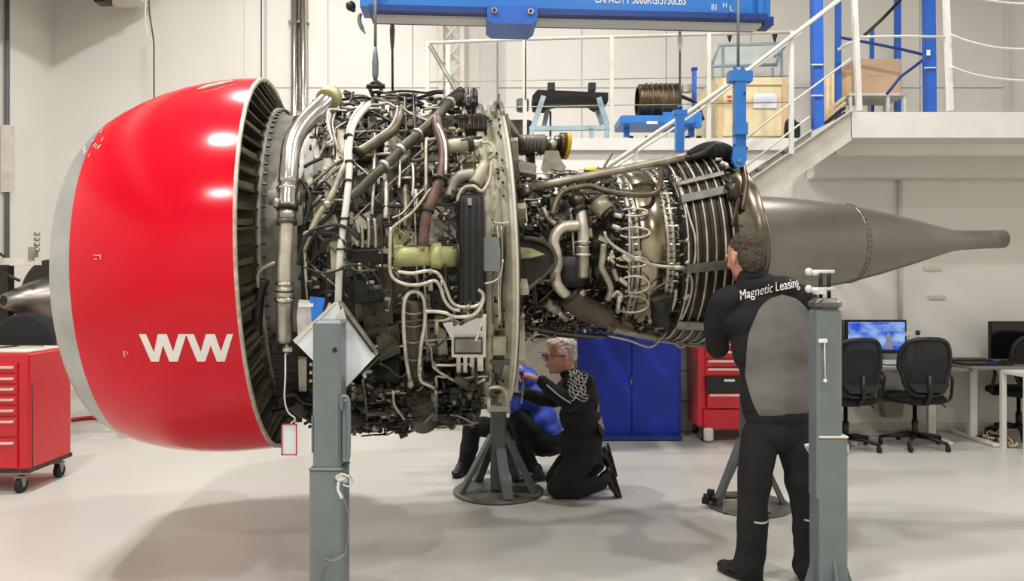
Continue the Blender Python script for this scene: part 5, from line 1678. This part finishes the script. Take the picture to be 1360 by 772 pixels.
# white diamond board hung behind the post
db = thing('diamond_board', 'white diamond-shaped padded board behind the left jack post', 'board', W(447, 520, 3.4))
dpts = [(447, 402), (501, 470), (455, 519), (392, 455)]
MB().prism([W(x, y, 3.40) for x, y in dpts], (0, .03, 0)).build('board', 'paper', db)
MB().prism([W(449, 404, 3.395), W(453, 401, 3.395), W(501, 468, 3.395), W(498, 473, 3.395)], (0, .04, 0)).build('edge_rail', 'case_grey', db)
MB().prism([W(451, 410, 3.385), W(453, 408, 3.385), W(496, 467, 3.385), W(494, 469, 3.385)], (0, .01, 0)).build('edge_line', 'dark_metal', db)
MB().prism([W(447, 402, 3.395), W(444, 401, 3.395), W(389, 452, 3.395), W(393, 457, 3.395)], (0, .04, 0)).build('edge_rail', 'offwhite', db)
MB().prism([W(437, 402, 3.45), W(449, 413, 3.45), W(443, 424, 3.45), W(432, 412, 3.45)], (0, .02, 0)).build('folded_flap', 'pipe_light', db)
MB().prism([W(455, 408, 3.38), W(460, 424, 3.38), W(444, 424, 3.38)], (0, .01, 0)).build('corner_flap', 'offwhite', db)
# plastic bag and blue tape beside the duct
pb = thing('plastic_wrap', 'clear plastic wrap with a blue band beside the white diamond board', 'plastic', W(407, 450, 3.5))
MB().prism([W(397, 398, 3.52), W(420, 400, 3.52), W(422, 428, 3.52), W(410, 445, 3.52), W(396, 450, 3.52), W(394, 420, 3.52)], (0, .02, 0)).build('wrap', 'clear_bag', pb)
MB().prism([W(411, 394, 3.515), W(431, 396, 3.515), W(430, 404, 3.515), W(426, 424, 3.515), W(414, 432, 3.515), W(413, 412, 3.515)], (0, .03, 0)).build('blue_band', 'blue_tape', pb)
MB().prism([W(396, 403, 3.512), W(416, 403, 3.512), W(416, 408, 3.512), W(396, 408, 3.512)], (0, .01, 0)).build('white_strip', 'paper', pb)
# tag hanging below
tg = thing('hanging_tag', 'white tag with red border hanging on a wire below the fan case', 'tag', W(384, 605, 3.55))
MB().box(W(384, 583.5, 3.55), (21 * 3.55 / 1000, .004, 41 * 3.55 / 1000)).build('card', 'paper', tg)
for (a, b, c, d) in ((373.5, 563, 394.5, 564.5), (373.5, 603.5, 394.5, 605), (373.5, 563, 375, 605), (393, 563, 394.5, 605)):
    p, q = W(a, d, 3.545), W(c, b, 3.545)
    MB().box(((p.x + q.x) / 2, 3.545, (p.z + q.z) / 2), (q.x - p.x, .004, q.z - p.z)).build('border', 'red_frame', tg)
MB().tube(crom([W(379, 470, 3.56), W(379, 500, 3.52), W(378, 530, 3.52), W(383, 548, 3.53), W(392, 556, 3.54), W(386, 563, 3.545)]), .004, 8).build('wire', 'white_paint', tg)

# right front jack post
Yr_ = 3.5
x1 = W(1096, 0, Yr_).x
rp = thing('jack_post', 'tall grey square jack post in front of the standing man, right', 'stand', (x1, Yr_, 0))
zj = W(0, 577, Yr_).z
sqtube(MB(), x1 - .001, Yr_, zj - .3, W(0, 410, Yr_).z, 33 * Yr_ / 1000, .115).build('inner_post', 'stand_grey', rp)
outp = sqtube(MB(), x1 + .014, Yr_, .02, zj, 37 * Yr_ / 1000, .135).build('outer_post', 'stand_grey', rp)
sqtube(MB(), x1 + .014, Yr_, zj - .006, zj + .004, 38.5 * Yr_ / 1000, .14).build('collar', 'offwhite', outp)
MB().box((x1, Yr_, .01), (.5, .5, .02), bev=.004).build('base_plate', 'stand_grey', rp)
for (sx, sy) in ((-1, 0), (1, 0), (0, -1), (0, 1)):
    d = V((sx, sy, 0))
    t = V((sy, sx, 0)) * .006
    c = V((x1 + .014, Yr_, 0))
    MB().prism([c + d * .06 + V((0, 0, .02)) - t, c + d * .15 + V((0, 0, .02)) - t, c + d * .06 + V((0, 0, .30)) - t], t * 2).build('gusset', 'stand_grey', rp)
cap = sqtube(MB(), x1 - .002, Yr_, W(0, 412, Yr_).z, W(0, 396, Yr_).z, 35 * Yr_ / 1000, .125, .02).build('head_block', 'plate_grey', rp)
MB().box(W(1111, 403, 3.46), (.03, .04, .03), bev=.008).build('clip', 'steel_dull', cap)
for x in (1090, 1101):
    MB().cyl(W(x, 398, Yr_ - .02), W(x, 357, Yr_ - .02), .009, 10).build('threaded_rod', 'dark_metal', cap)
for y in (361, 384):
    MB().cyl(W(1074, y, Yr_ - .04), W(1108, y, Yr_ - .04), .008, 8).ell(W(1074, y, Yr_ - .05), (.016, .02, .018)).ell(W(1082, y + 2, Yr_ - .05), (.018, .02, .012)).build('fitting', 'white_paint', rp)
MB().box(W(1088, 388, Yr_ - .05), (.05, .03, .02)).build('fitting', 'white_paint', rp)
MB().cyl(W(1095, 450, Yr_ - .066), W(1096, 505, Yr_ - .066), .004, 8).build('hose', 'offwhite', rp)
MB().box(W(1093, 453, Yr_ - .066), (.04, .014, .02), bev=.004).build('valve', 'paper', rp)
MB().ell(W(1096, 506, Yr_ - .066), .009).build('valve_end', 'paper', rp)
MB().box(W(1122, 595, Yr_), (.02, .04, .04)).build('pin_end', 'paper', rp)


def tripod(name, label, cx, Y, dia, legs, top_y, wcol):
    c = V((W(cx, 0, Y).x, Y, 0))
    t = thing(name, label, 'stand', c)
    r = dia / 2
    MB().lathe([(0, 0), (0, r), (.018, r), (.02, r - .006), (.02, 0)], c, (0, 0, 1), 56).build('base_plate', 'plate_grey', t)
    zt_ = W(0, top_y, Y).z
    MB().box((c.x, c.y, (.02 + zt_) / 2), (wcol, wcol, zt_ - .02), bev=.012).build('column', 'stand_dark', t)
    for a, k in legs:
        ar = math.radians(a)
        d = V((math.cos(ar), math.sin(ar), 0))
        MB().bar(c + d * (r - .05) + V((0, 0, .02)), c + d * .05 + V((0, 0, k)), .07, .03, up=d).build('leg', 'stand_dark', t)
    return t, c, zt_


ft, fc, fz_ = tripod('engine_stand', 'grey column stand with sloping legs on a round base under the fan case', 662, 5.50, .66, ((198, .42), (-20, .44), (-75, .34), (60, .4), (125, .4)), 545, .115)
MB().box(fc + V((0, 0, fz_ + .04)), (.16, .14, .12), bev=.02).build('saddle', 'steel_dull', ft)
MB().box(fc + V((-.02, -.06, fz_ + .13)), (.10, .05, .10)).build('saddle_jaw', 'plate_grey', ft)
rt2, rc, rz_ = tripod('engine_stand', 'grey stand on a round base partly hidden behind the standing man', 994, 5.17, .57, ((190, .46), (-5, .42), (75, .4), (-80, .22), (130, .4)), 420, .10)
for (x, y) in ((938, 660), (943, 654), (936, 665)):
    MB().cyl(W(x - 3, y, 5.12), W(x + 5, y + 1, 5.1), .024, 12).build('wheel', 'rubber', rt2)
MB().bar(W(942, 662, 5.13), W(960, 668, 5.15), .05, .03).build('wheel_bracket', 'dark_metal', rt2)
MB().box(W(970, 672, 4.98), (.10, .02, .10), bev=.01).build('foot_plate', 'case_grey', rt2)


# ================================================================ PEOPLE
def bake(prims, name, mat, parent, voxel=.008, smooth=4, disp=0.0, dscale=9, label=None):
    """prims -> one continuous surface"""
    me = bpy.data.meshes.new('tmp')
    me.from_pydata([tuple(p) for p in prims.v], [], prims.f)
    bm = bmesh.new()
    bm.from_mesh(me)
    bmesh.ops.recalc_face_normals(bm, faces=bm.faces)
    bm.to_mesh(me)
    bm.free()
    ob = bpy.data.objects.new('tmp', me)
    COL.objects.link(ob)
    md = ob.modifiers.new('r', 'REMESH')
    md.mode = 'VOXEL'
    md.voxel_size = voxel
    md.use_smooth_shade = True
    sm_ = ob.modifiers.new('s', 'SMOOTH')
    sm_.factor = .5
    sm_.iterations = smooth
    bpy.context.view_layer.update()
    dg = bpy.context.evaluated_depsgraph_get()
    m2_ = bpy.data.meshes.new_from_object(ob.evaluated_get(dg))
    bpy.data.objects.remove(ob)
    vs = [v.co.copy() for v in m2_.vertices]
    if disp:
        ns = [v.normal.copy() for v in m2_.vertices]
        from mathutils import noise
        for i, v in enumerate(vs):
            q = v * dscale
            w_ = noise.noise(V((q.x * .8, q.y * .8, q.z * 1.6))) + .5 * noise.noise(q * 2.3)
            vs[i] = v + ns[i] * disp * w_
    fs = [tuple(p.vertices) for p in m2_.polygons]
    mb = MB()
    mb.v, mb.f, mb.s = vs, fs, [True] * len(fs)
    bpy.data.meshes.remove(m2_)
    o = mb.build(name, mat, parent, label=label)
    return o, vs, fs


def limb(mb, pts, n=14):
    """pts: (point, radius)"""
    for (p, r) in pts:
        mb.ell(p, r if isinstance(r, tuple) else (r, r, r), n=n, m=10)
    for (p, r), (q, r2) in zip(pts, pts[1:]):
        a = r if not isinstance(r, tuple) else min(r)
        b = r2 if not isinstance(r2, tuple) else min(r2)
        mb.tube([V(p), V(q)], [a, b], n)


def frame_of(fwd, up=(0, 0, 1)):
    f = V(fwd).normalized()
    r = f.cross(V(up)).normalized()
    u = r.cross(f)
    return r, f, u


def head(mb, c, fwd, up=(0, 0, 1), s=1.0):
    r, f, u = frame_of(fwd, up)
    R = Matrix((r, f, u)).transposed()
    P = lambda x, y, z: V(c) + R @ V((x * s, y * s, z * s))

    def E(x, y, z, a, b, d):
        mb.ell(P(x, y, z), (a * s, b * s, d * s), R, 16, 12)
    E(0, -.012, .038, .076, .096, .082)
    E(0, .02, -.01, .066, .078, .085)
    E(0, .028, -.062, .052, .060, .050)
    E(0, .070, -.092, .022, .020, .020)
    E(0, .088, .030, .050, .018, .013)
    E(.035, .066, -.022, .022, .024, .020)
    E(-.035, .066, -.022, .022, .024, .020)
    E(0, .094, .012, .010, .014, .022)
    E(0, .104, -.014, .015, .018, .014)
    E(0, .090, -.048, .026, .014, .007)
    E(0, .087, -.060, .022, .013, .008)
    for sx in (-1, 1):
        E(sx * .078, -.008, -.006, .010, .020, .034)
    return P, R


def hand(mb, wrist, dirv, normal, s=1.0, curl=.5, thumb=1):
    """wrist point, direction of the fingers, palm normal"""
    d = V(dirv).normalized()
    nrm = V(normal)
    nrm = (nrm - d * nrm.dot(d)).normalized()
    side = d.cross(nrm)
    w_ = V(wrist)
    R = Matrix((side, d, nrm)).transposed()
    mb.ell(w_ + d * .045 * s, (.042 * s, .052 * s, .017 * s), R, 12, 8)
    for k, (o, L) in enumerate(((-.030, .062), (-.010, .074), (.010, .070), (.029, .055))):
        p = w_ + d * .082 * s + side * o * s
        pts = [(w_ + d * .05 * s + side * o * .7 * s, .011 * s), (p, .0100 * s)]
        a = 0
        for j in range(3):
            a += curl * (.7 + .2 * k)
            p = p + (d * math.cos(a) + nrm * math.sin(a)) * L * s * (.42, .32, .26)[j]
            pts.append((p, (.0095, .0085, .0075)[j] * s))
        limb(mb, pts, 8)
    p = w_ + d * .025 * s - side * .03 * s * thumb
    t1 = p + (d * .5 - side * .8 * thumb + nrm * .35).normalized() * .038 * s
    t2 = t1 + (d * .8 - side * .2 * thumb + nrm * .5).normalized() * .032 * s
    limb(mb, [(p, .013 * s), (t1, .0115 * s), (t2, .009 * s)], 8)


def shoe(name, ankle, toe_dir, parent, mat='black', sole_n=(0, 0, -1), s=1.0):
    t = V(toe_dir).normalized()
    n_ = -V(sole_n).normalized()
    r = t.cross(n_).normalized()
    R = Matrix((r, t, n_)).transposed()
    a = V(ankle)
    mb = MB()
    mb.ell(a + n_ * -.02, (.044 * s, .052 * s, .06 * s), R)
    mb.ell(a + (t * .06 - n_ * .055) * s, (.046 * s, .085 * s, .040 * s), R)
    mb.ell(a + (t * .135 - n_ * .066) * s, (.048 * s, .065 * s, .030 * s), R)
    mb.ell(a + (-t * .03 - n_ * .06) * s, (.040 * s, .042 * s, .035 * s), R)
    o, _, _ = bake(mb, name, mat, parent, .007, 3)
    sole = MB()
    pts = []
    for k in range(20):
        an = 2 * PI * k / 20
        pts.append(a + (t * (.055 + .142 * math.cos(an)) + r * (.046 * math.sin(an) * (1.0 + .12 * math.cos(an))) - n_ * .078) * s)
    sole.prism(pts, -n_ * .018 * s)
    sole.build('sole', 'rubber', o)
    return o


# ---------------- standing man seen from behind
YS = 3.85
sm_ = thing('person', 'man standing with his back to us in black and grey work clothes', 'person', (W(1030, 0, YS).x, YS, 0))


def w(px, py, dy=0.0):
    return W(px, py, YS) + V((0, dy, 0))


hc = w(993, 341, .05)
body = MB()
fwd = V((-.36, .90, -.26))
P, R = head(body, hc, fwd, s=1.04)
limb(body, [(hc + V((.01, -.02, -.03)), .06), (w(1006, 372, .03), .058), (w(1010, 388, .02), .07)])
limb(body, [(w(1012, 405, .04), .07), (w(1022, 450, .03), .08), (w(1030, 520, .03), .07), (w(1032, 565, .03), .06)])
body.tube([w(970, 402, .04), w(1062, 402, .04)], .045, 12)
# arms: both reach forward to the engine
LA = [(w(968, 404, .03), .045), (w(957, 448, .12), .036), (w(962, 464, .16), .034), (w(975, 440, .36), .030)]
limb(body, LA)
hand(body, w(976, 438, .38), (.25, .9, .35), (-.3, .3, -1), curl=.45)
RA = [(w(1068, 404, .03), .045), (w(1081, 452, .10), .036), (w(1078, 472, .16), .034), (w(1056, 455, .37), .030)]
limb(body, RA)
hand(body, w(1052, 453, .40), (-.3, .9, .2), (.3, .3, -1), curl=.45, thumb=-1)
for lx, kx, ax_ in ((1010, 1003, 1000), (1058, 1064, 1070)):
    limb(body, [(w(lx, 580, .03), .055), (w(kx, 665, .01), .042), (w(ax_, 755, .02), .035)])
bo, _, _ = bake(body, 'body', 'skin', sm_, .0065, 4, label='light skin of the neck and cheek')
# hair cap
hb = MB()
hb.ell(P(0, -.026, .046), (.082, .096, .084), R, 20, 14)
hb.ell(P(0, -.050, -.015), (.074, .066, .085), R, 18, 12)
bake(hb, 'hair', 'hair_dark', sm_, .006, 3, .006, 45, label='short greying dark hair')
# jacket
jk = MB()
for (px, py, rx, ry, rz) in ((1018, 402, .205, .098, .07), (1015, 425, .215, .115, .12), (1028, 465, .200, .125, .14), (1033, 505, .185, .12, .12), (1034, 535, .188, .12, .11)):
    jk.ell(w(px, py, .03), (rx, ry, rz), None, 22, 14)
jk.ell(w(1010, 380, .02), (.12, .085, .07), None, 16, 10)
jk.ell(w(1038, 384, .03), (.12, .085, .07), None, 16, 10)
jk.ell(w(1034, 520, .03), (.188, .122, .20), None, 22, 14)
jk.ell(w(1026, 455, .03), (.205, .122, .24), None, 22, 14)
jk.ell(w(975, 395, .03), (.085, .08, .065), None, 16, 10)
jk.ell(w(1064, 393, .03), (.085, .08, .062), None, 16, 10)
limb(jk, [(w(964, 402, .03), .074), (w(957, 432, .09), .066), (w(964, 464, .15), .062), (w(972, 448, .30), .05), (w(975, 441, .36), .044)])
limb(jk, [(w(1072, 402, .03), .072), (w(1082, 450, .09), .064), (w(1078, 474, .16), .058), (w(1062, 460, .30), .05), (w(1056, 455, .37), .044)])
jk.lathe([(0, .17), (.03, .182), (.06, .18)], w(1035, 558, .03), (0, 0, 1), 28)
jo, jvs, jfs = bake(jk, 'jacket', 'cloth_black', sm_, .009, 10, .005, 8, label='black work jacket')
tree = BVHTree.FromPolygons(jvs, jfs)
# collar
MB().lathe([(0, .082), (.03, .076), (.055, .070), (.05, .062), (.0, .062)], w(1003, 370, .035), (-.12, .1, 1), 22).build('collar', 'cloth_black', sm_)


def on_back(p):
    """nearest jacket surface straight behind p, seen from the aisle"""
    h_ = tree.ray_cast(V((p.x, p.y - 1.0, p.z)), V((0, 1, 0)))
    return (h_[0], h_[1]) if h_[0] is not None else (None, None)


# grey egg-shaped back panel following the jacket
gx, gz = 26, 34
vs, fs, idx = [], [], {}
cx_, ty, by = 1034.0, 391.0, 559.0
for j in range(gz + 1):
    t = j / gz
    y = ty + (by - ty) * t
    k = math.sqrt(max(0.0, 1 - ((t - .46) / (.46 if t < .46 else .54)) ** 2)) if True else 1
    half = 50 * (k if t < .46 else (.30 + .70 * k))
    sh = 3 * math.sin(t * PI)
    for i in range(gx + 1):
        x = cx_ + sh + half * (2 * i / gx - 1)
        q, nn_ = on_back(W(x, y, YS))
        if q is None:
            q, nn_ = W(x, y, YS - .06), V((0, -1, 0))
        idx[(i, j)] = len(vs)
        vs.append(q + V((0, -.007, 0)))
for _ in range(14):
    new = [p.y for p in vs]
    for j in range(1, gz):
        for i in range(1, gx):
            new[idx[(i, j)]] = (vs[idx[(i - 1, j)]].y + vs[idx[(i + 1, j)]].y + vs[idx[(i, j - 1)]].y + vs[idx[(i, j + 1)]].y) / 4
    for p, y in zip(vs, new):
        p.y = y
for p in vs:
    q, nn_ = on_back(p)
    if q is not None and p.y > q.y - .004:
        p.y = q.y - .004
nv = len(vs)
vs += [p + V((0, .012, 0)) for p in vs]
for j in range(gz):
    for i in range(gx):
        a, b, c_, d_ = idx[(i, j)], idx[(i + 1, j)], idx[(i + 1, j + 1)], idx[(i, j + 1)]
        fs.append((a, b, c_, d_))
        fs.append((a + nv, d_ + nv, c_ + nv, b + nv))
mb = MB()
mb.add(vs, fs, True)
mb.build('back_panel', 'cloth_grey', jo, label='grey egg-shaped back panel')
# lettering over the shoulders
vs, fs = text_mesh('Magnetic Leasing', .066)
ang = math.radians(14.5)
P_ = []
org = W(1019, 386, YS)
for v in vs:
    x, y = v.x * .70, v.y * 1.05
    yy = y + .22 * x - .20 * x * x + .012
    q0 = V((org.x + x * .985, YS, org.z + yy))
    q, nn_ = on_back(q0)
    if q is None:
        q = V((q0.x, YS - .08, q0.z))
    P_.append(q + V((0, -.004, .0)))
n = len(P_)
mb = MB()
mb.add(P_ + [p + V((0, -.002, 0)) for p in P_], fs + [tuple(i + n for i in f) for f in fs])
mb.build('back_lettering', 'white_mark', jo, label='white lettering across the shoulders')
# trousers
tr = MB()
tr.ell(w(1034, 575, .03), (.175, .115, .10), None, 22, 14)
tr.ell(w(1034, 552, .03), (.170, .112, .09), None, 22, 14)
limb(tr, [(w(1010, 585, .03), .098), (w(1006, 620, .02), .094), (w(1001, 665, .01), .078), (w(1000, 700, .01), .074), (w(1000, 735, .02), .078), (w(995, 752, .02), .084), (w(999, 764, .02), .062)])
limb(tr, [(w(1058, 585, .03), .098), (w(1064, 620, .02), .090), (w(1069, 665, .01), .074), (w(1073, 700, .01), .070), (w(1074, 735, .02), .072), (w(1074, 752, .02), .078), (w(1076, 764, .02), .062)])
to, tvs, tfs = bake(tr, 'trousers', 'cloth_black', sm_, .009, 4, .011, 6, label='black work trousers')
ttree = BVHTree.FromPolygons(tvs, tfs)


def on_leg(px, py, Y=YS, o=.003):
    p = W(px, py, Y)
    h_ = ttree.ray_cast(V((p.x, Y - 1, p.z)), V((0, 1, 0)))
    return (h_[0] if h_[0] is not None else V((p.x, Y - .07, p.z))) + V((0, -o, 0))


for (x0_, x1_, y0_, dy_) in ((996, 1022, 687, 1.5), (1063, 1086, 685, 1)):
    P_ = [on_leg(x0_ + (x1_ - x0_) * i / 8, y0_ + dy_ * math.sin(PI * i / 8)) for i in range(9)]
    Q_ = [on_leg(x0_ + (x1_ - x0_) * i / 8, y0_ + 2.4 + dy_ * math.sin(PI * i / 8)) for i in range(9)]
    mb = MB()
    vs = P_ + Q_ + [p + V((0, .006, 0)) for p in P_ + Q_]
    fs = [(i, i + 1, i + 10, i + 9) for i in range(8)] + [(i + 18, i + 27, i + 28, i + 19) for i in range(8)]
    mb.add(vs, fs)
    mb.build('reflective_strip', 'reflect', to)
MB().tube([on_leg(1062, 588), on_leg(1070, 588), on_leg(1078, 589)], .008, 8).tube(crom([on_leg(1063, 590), on_leg(1068, 598), on_leg(1074, 604)]), .003, 6).tube(crom([on_leg(1066, 590), on_leg(1072, 597), on_leg(1078, 602)]), .003, 6).build('key_clip', 'paper', to)
shoe('shoe', V((w(998, 0, .0).x, YS + .03, .10)), (-.6, .8, 0), sm_)
shoe('shoe', V((w(1076, 0, .0).x, YS + .03, .10)), (.35, .9, 0), sm_)

# ---------------- kneeling man in profile
YK = 5.45
km = thing('person', 'white-haired man with glasses kneeling and reaching up to the engine', 'person', (W(765, 0, YK).x, YK, 0))


def kx(px, py, dy=0.0):
    return W(px, py, YK) + V((0, dy, 0))


hc = kx(744, 473)
hf = V((-1, -.30, -.10))
body = MB()
P, R = head(body, hc, hf, s=1.10)
limb(body, [(hc + V((.025, .0, -.04)), .058), (kx(755, 494), .056), (kx(762, 505), .06)])
limb(body, [(kx(766, 514), .07), (kx(774, 555), .07), (kx(776, 585), .06)])
body.tube([kx(768, 506, -.15), kx(766, 506, .15)], .055, 12)
limb(body, [(kx(770, 506, -.17), .05), (kx(752, 529, -.22), .042), (kx(716, 502, -.14), .032)])
hand(body, kx(713, 499, -.14), (-.85, .1, .25), (-.2, .15, -1), s=1.05, curl=.62, thumb=1)
limb(body, [(kx(762, 512, .17), .05), (kx(735, 536, .16), .042), (kx(700, 525, .06), .034)])
for dy in (-.10, .12):
    limb(body, [(kx(774, 602, dy), .05), (kx(745, 642, dy), .042), (kx(797, 634 if dy < 0 else 622, dy), .03)])
bake(body, 'body', 'skin', km, .0065, 3, label='reddish skin of face and hand')
hb = MB()
hb.ell(P(0, -.034, .062), (.083, .092, .074), R, 20, 14)
hb.ell(P(0, -.070, .005), (.072, .050, .070), R, 18, 12)
hb.ell(P(0, .045, .092), (.060, .045, .028), R, 14, 10)
for sx in (-1, 1):
    hb.ell(P(sx * .072, .01, .035), (.014, .035, .03), R, 12, 8)
bake(hb, 'hair', 'hair_white', km, .006, 2, .010, 50, label='short tousled white hair')
bd2 = MB()
bd2.ell(P(0, .045, -.080), (.048, .045, .026), R, 14, 10)
bake(bd2, 'beard', 'hair_white', km, .006, 2, .004, 60, label='short grey beard')
gl = MB()
for sx in (-1, 1):
    pts = [P(sx * .034 + .024 * math.cos(a), .108 - .004 * abs(math.cos(a)), .008 + .018 * math.sin(a)) for a in [2 * PI * k / 16 for k in range(16)]]
    gl.tube(pts, .0028, 6, closed=True)
    gl.tube([P(sx * .058, .104, .012), P(sx * .080, .06, .012), P(sx * .086, -.01, .008)], .003, 6)
gl.tube([P(-.010, .110, .012), P(0, .114, .014), P(.010, .110, .012)], .003, 6)
gl.build('glasses', 'dark', km, label='dark framed glasses')
eb = MB()
for sx in (-1, 1):
    eb.ell(P(sx * .034, .083, .008), (.012, .010, .010), R, 10, 8)
eb.build('eyes', 'paper', km)
MB().tube([P(-.022, .104, -.054), P(0, .107, -.053), P(.022, .104, -.054)], .003, 6).build('mouth_line', 'red_brown', km)
jk = MB()
for (px, py, rx, ry, rz) in ((768, 508, .125, .21, .085), (769, 528, .15, .20, .12), (771, 555, .158, .185, .13), (772, 585, .158, .18, .11)):
    jk.ell(kx(px, py), (rx, ry, rz), None, 20, 14)
jk.ell(kx(757, 497), (.075, .085, .05), None, 16, 10)
limb(jk, [(kx(771, 505, -.16), .080), (kx(766, 518, -.19), .076), (kx(754, 528, -.22), .066), (kx(735, 516, -.18), .056), (kx(719, 504, -.14), .044)])
limb(jk, [(kx(762, 512, .16), .074), (kx(737, 535, .16), .064), (kx(715, 532, .09), .052), (kx(700, 525, .06), .045)])
jo2, jv2, jf2 = bake(jk, 'jacket', 'cloth_black', km, .009, 4, .009, 9, label='black jacket with grey pattern on the sleeve')
MB().lathe([(0, .068), (.035, .064), (.05, .058), (.045, .05), (.0, .056)], kx(757, 499), (-.25, 0, 1), 20).build('collar', 'cloth_black', km)
tr2 = BVHTree.FromPolygons(jv2, jf2)


def on_j(px, py, o=.003):
    p = kx(px, py)
    h_ = tr2.ray_cast(V((p.x, 4.4, p.z)), V((0, 1, 0)))
    return (h_[0] if h_[0] is not None else V((p.x, YK - .2, p.z))) + V((0, -o, 0))


random.seed(4)
pt = MB()
for k in range(9):
    y = 490 + k * 4.0
    P_ = [on_j(753 + i * 3.2 + 1.5 * math.sin(k + i), y + 2.2 * math.sin(i * 1.3 + k * .9) + i * .3) for i in range(8)]
    pt.tube(crom(P_, 2), .0036, 5)
for k in range(5):
    P_ = [on_j(755 + k * 4 + math.sin(i * 1.1 + k) * 2, 491 + i * 5.5) for i in range(6)]
    pt.tube(crom(P_, 2), .0034, 5)
pt.build('sleeve_pattern', 'reflect', jo2, label='grey line pattern on the shoulder', kind='stuff')
MB().tube(crom([on_j(724, 506), on_j(735, 515), on_j(745, 522), on_j(754, 527)]), .005, 6).build('sleeve_piping', 'reflect', jo2)
P_ = [on_j(793, 530), on_j(797, 548), on_j(799, 565), on_j(799, 582)]
Q_ = [on_j(790, 545), on_j(791, 556), on_j(793, 570), on_j(795, 584)]
mb = MB()
mb.add(P_ + Q_ + [p + V((0, .01, 0)) for p in P_ + Q_], [(i, i + 1, i + 5, i + 4) for i in range(3)])
mb.build('side_panel', 'cloth_grey', jo2)
tr = MB()
tr.ell(kx(773, 600), (.155, .17, .12), None, 20, 12)
for dy in (-.10, .12):
    limb(tr, [(kx(772, 605, dy), .10), (kx(752, 628, dy), .098), (kx(740, 642, dy), .082), (kx(765, 644, dy), .072), (kx(795, 636 if dy < 0 else 624, dy), .056)])
bake(tr, 'trousers', 'cloth_black', km, .009, 4, .010, 7, label='black work trousers')
shoe('shoe', kx(799, 630, -.10), (.30, .1, -.95), km, sole_n=(.95, 0, .30), s=.9)
shoe('shoe', kx(800, 612, .14), (.25, -.1, -.97), km, sole_n=(.97, 0, .25), s=.9)
# dark glove on the far hand, tool in the near hand
gv = MB()
hand(gv, kx(700, 525, .06), (-1, -.1, .15), (0, 0, -1), s=1.15, curl=.35, thumb=1)
gv.ell(kx(700, 525, .06), (.04, .04, .035))
bake(gv, 'glove', 'black', km, .006, 2, label='black glove on the far hand')
tl = thing('scraper_tool', 'small dark tool with a thin rod held in the raised hand', 'tool', kx(695, 530, -.14))
MB().tube([kx(692, 490, -.15), kx(694, 500, -.15)], .014, 10).build('tool_handle', 'dark', tl)
MB().tube([kx(695, 500, -.15), kx(694, 515, -.16), kx(692, 532, -.17)], .005, 8).build('tool_rod', 'pipe_light', tl)

# ---------------- third person crouching beyond, mostly hidden by the engine
YC = 5.95
tp = thing('person', 'person in a blue jacket crouching behind the engine stand, face hidden', 'person', (W(690, 0, YC).x, YC, 0))


def cx3(px, py, dy=0.0):
    return W(px, py, YC) + V((0, dy, 0))


hc = cx3(668, 452)
body = MB()
P, R = head(body, hc, (-1, -.1, -.3), s=1.0)
limb(body, [(hc + V((.02, 0, -.05)), .055), (cx3(682, 485), .055)])
limb(body, [(cx3(690, 500), .085), (cx3(706, 545), .085), (cx3(716, 575), .09)])
body.tube([cx3(690, 495, -.14), cx3(690, 495, .14)], .05, 12)
for (kx_, ky, ax_, ay, dy, hx) in ((628, 568, 618, 628, .10, 708), (692, 552, 710, 632, -.14, 722)):
    limb(body, [(cx3(hx, 576, dy * .7), .075), (cx3(kx_, ky, dy), .052), (cx3(ax_, ay, dy), .038)])
limb(body, [(cx3(690, 497, -.17), .045), (cx3(676, 535, -.22), .038), (cx3(650, 520, -.25), .03)])
hand(body, cx3(647, 517, -.25), (-.7, 0, .7), (0, 0, -1), curl=.4)
limb(body, [(cx3(690, 497, .17), .045), (cx3(668, 530, .22), .038), (cx3(645, 500, .2), .03)])
hand(body, cx3(642, 497, .2), (-.5, 0, .8), (0, 0, -1), curl=.4)
bake(body, 'body', 'skin', tp, .0075, 3)
hb = MB()
hb.ell(P(0, -.03, .05), (.082, .095, .078), R, 18, 12)
bake(hb, 'hair', 'hair_dark', tp, .008, 2, .005, 40)
jk = MB()
for (px, py, rx, ry, rz) in ((692, 502, .13, .20, .09), (704, 528, .14, .19, .13), (716, 556, .15, .19, .12), (724, 566, .14, .18, .09)):
    jk.ell(cx3(px, py), (rx, ry, rz), None, 18, 12)
limb(jk, [(cx3(690, 497, -.17), .07), (cx3(676, 533, -.22), .06), (cx3(655, 523, -.25), .045)])
limb(jk, [(cx3(690, 497, .17), .07), (cx3(668, 530, .22), .06), (cx3(647, 504, .2), .045)])
bake(jk, 'jacket', 'cloth_blue', tp, .010, 3, .012, 7, label='shiny crumpled blue jacket')
tr = MB()
tr.ell(cx3(724, 588), (.18, .18, .11), None, 18, 12)
limb(tr, [(cx3(708, 580, .07), .092), (cx3(665, 571, .09), .086), (cx3(626, 570, .10), .078), (cx3(623, 600, .10), .068), (cx3(617, 624, .10), .062), (cx3(613, 630, .10), .066)])
limb(tr, [(cx3(722, 582, -.10), .092), (cx3(704, 565, -.14), .080), (cx3(688, 551, -.16), .070), (cx3(697, 595, -.15), .066), (cx3(709, 630, -.14), .055)])
bake(tr, 'trousers', 'cloth_black', tp, .009, 3, .012, 8, label='black work trousers')
shoe('shoe', V((cx3(614, 0).x, YC + .10, .10)), (-.25, -.9, 0), tp)
shoe('shoe', V((cx3(712, 0).x, YC - .15, .10)), (-.8, -.4, 0), tp)
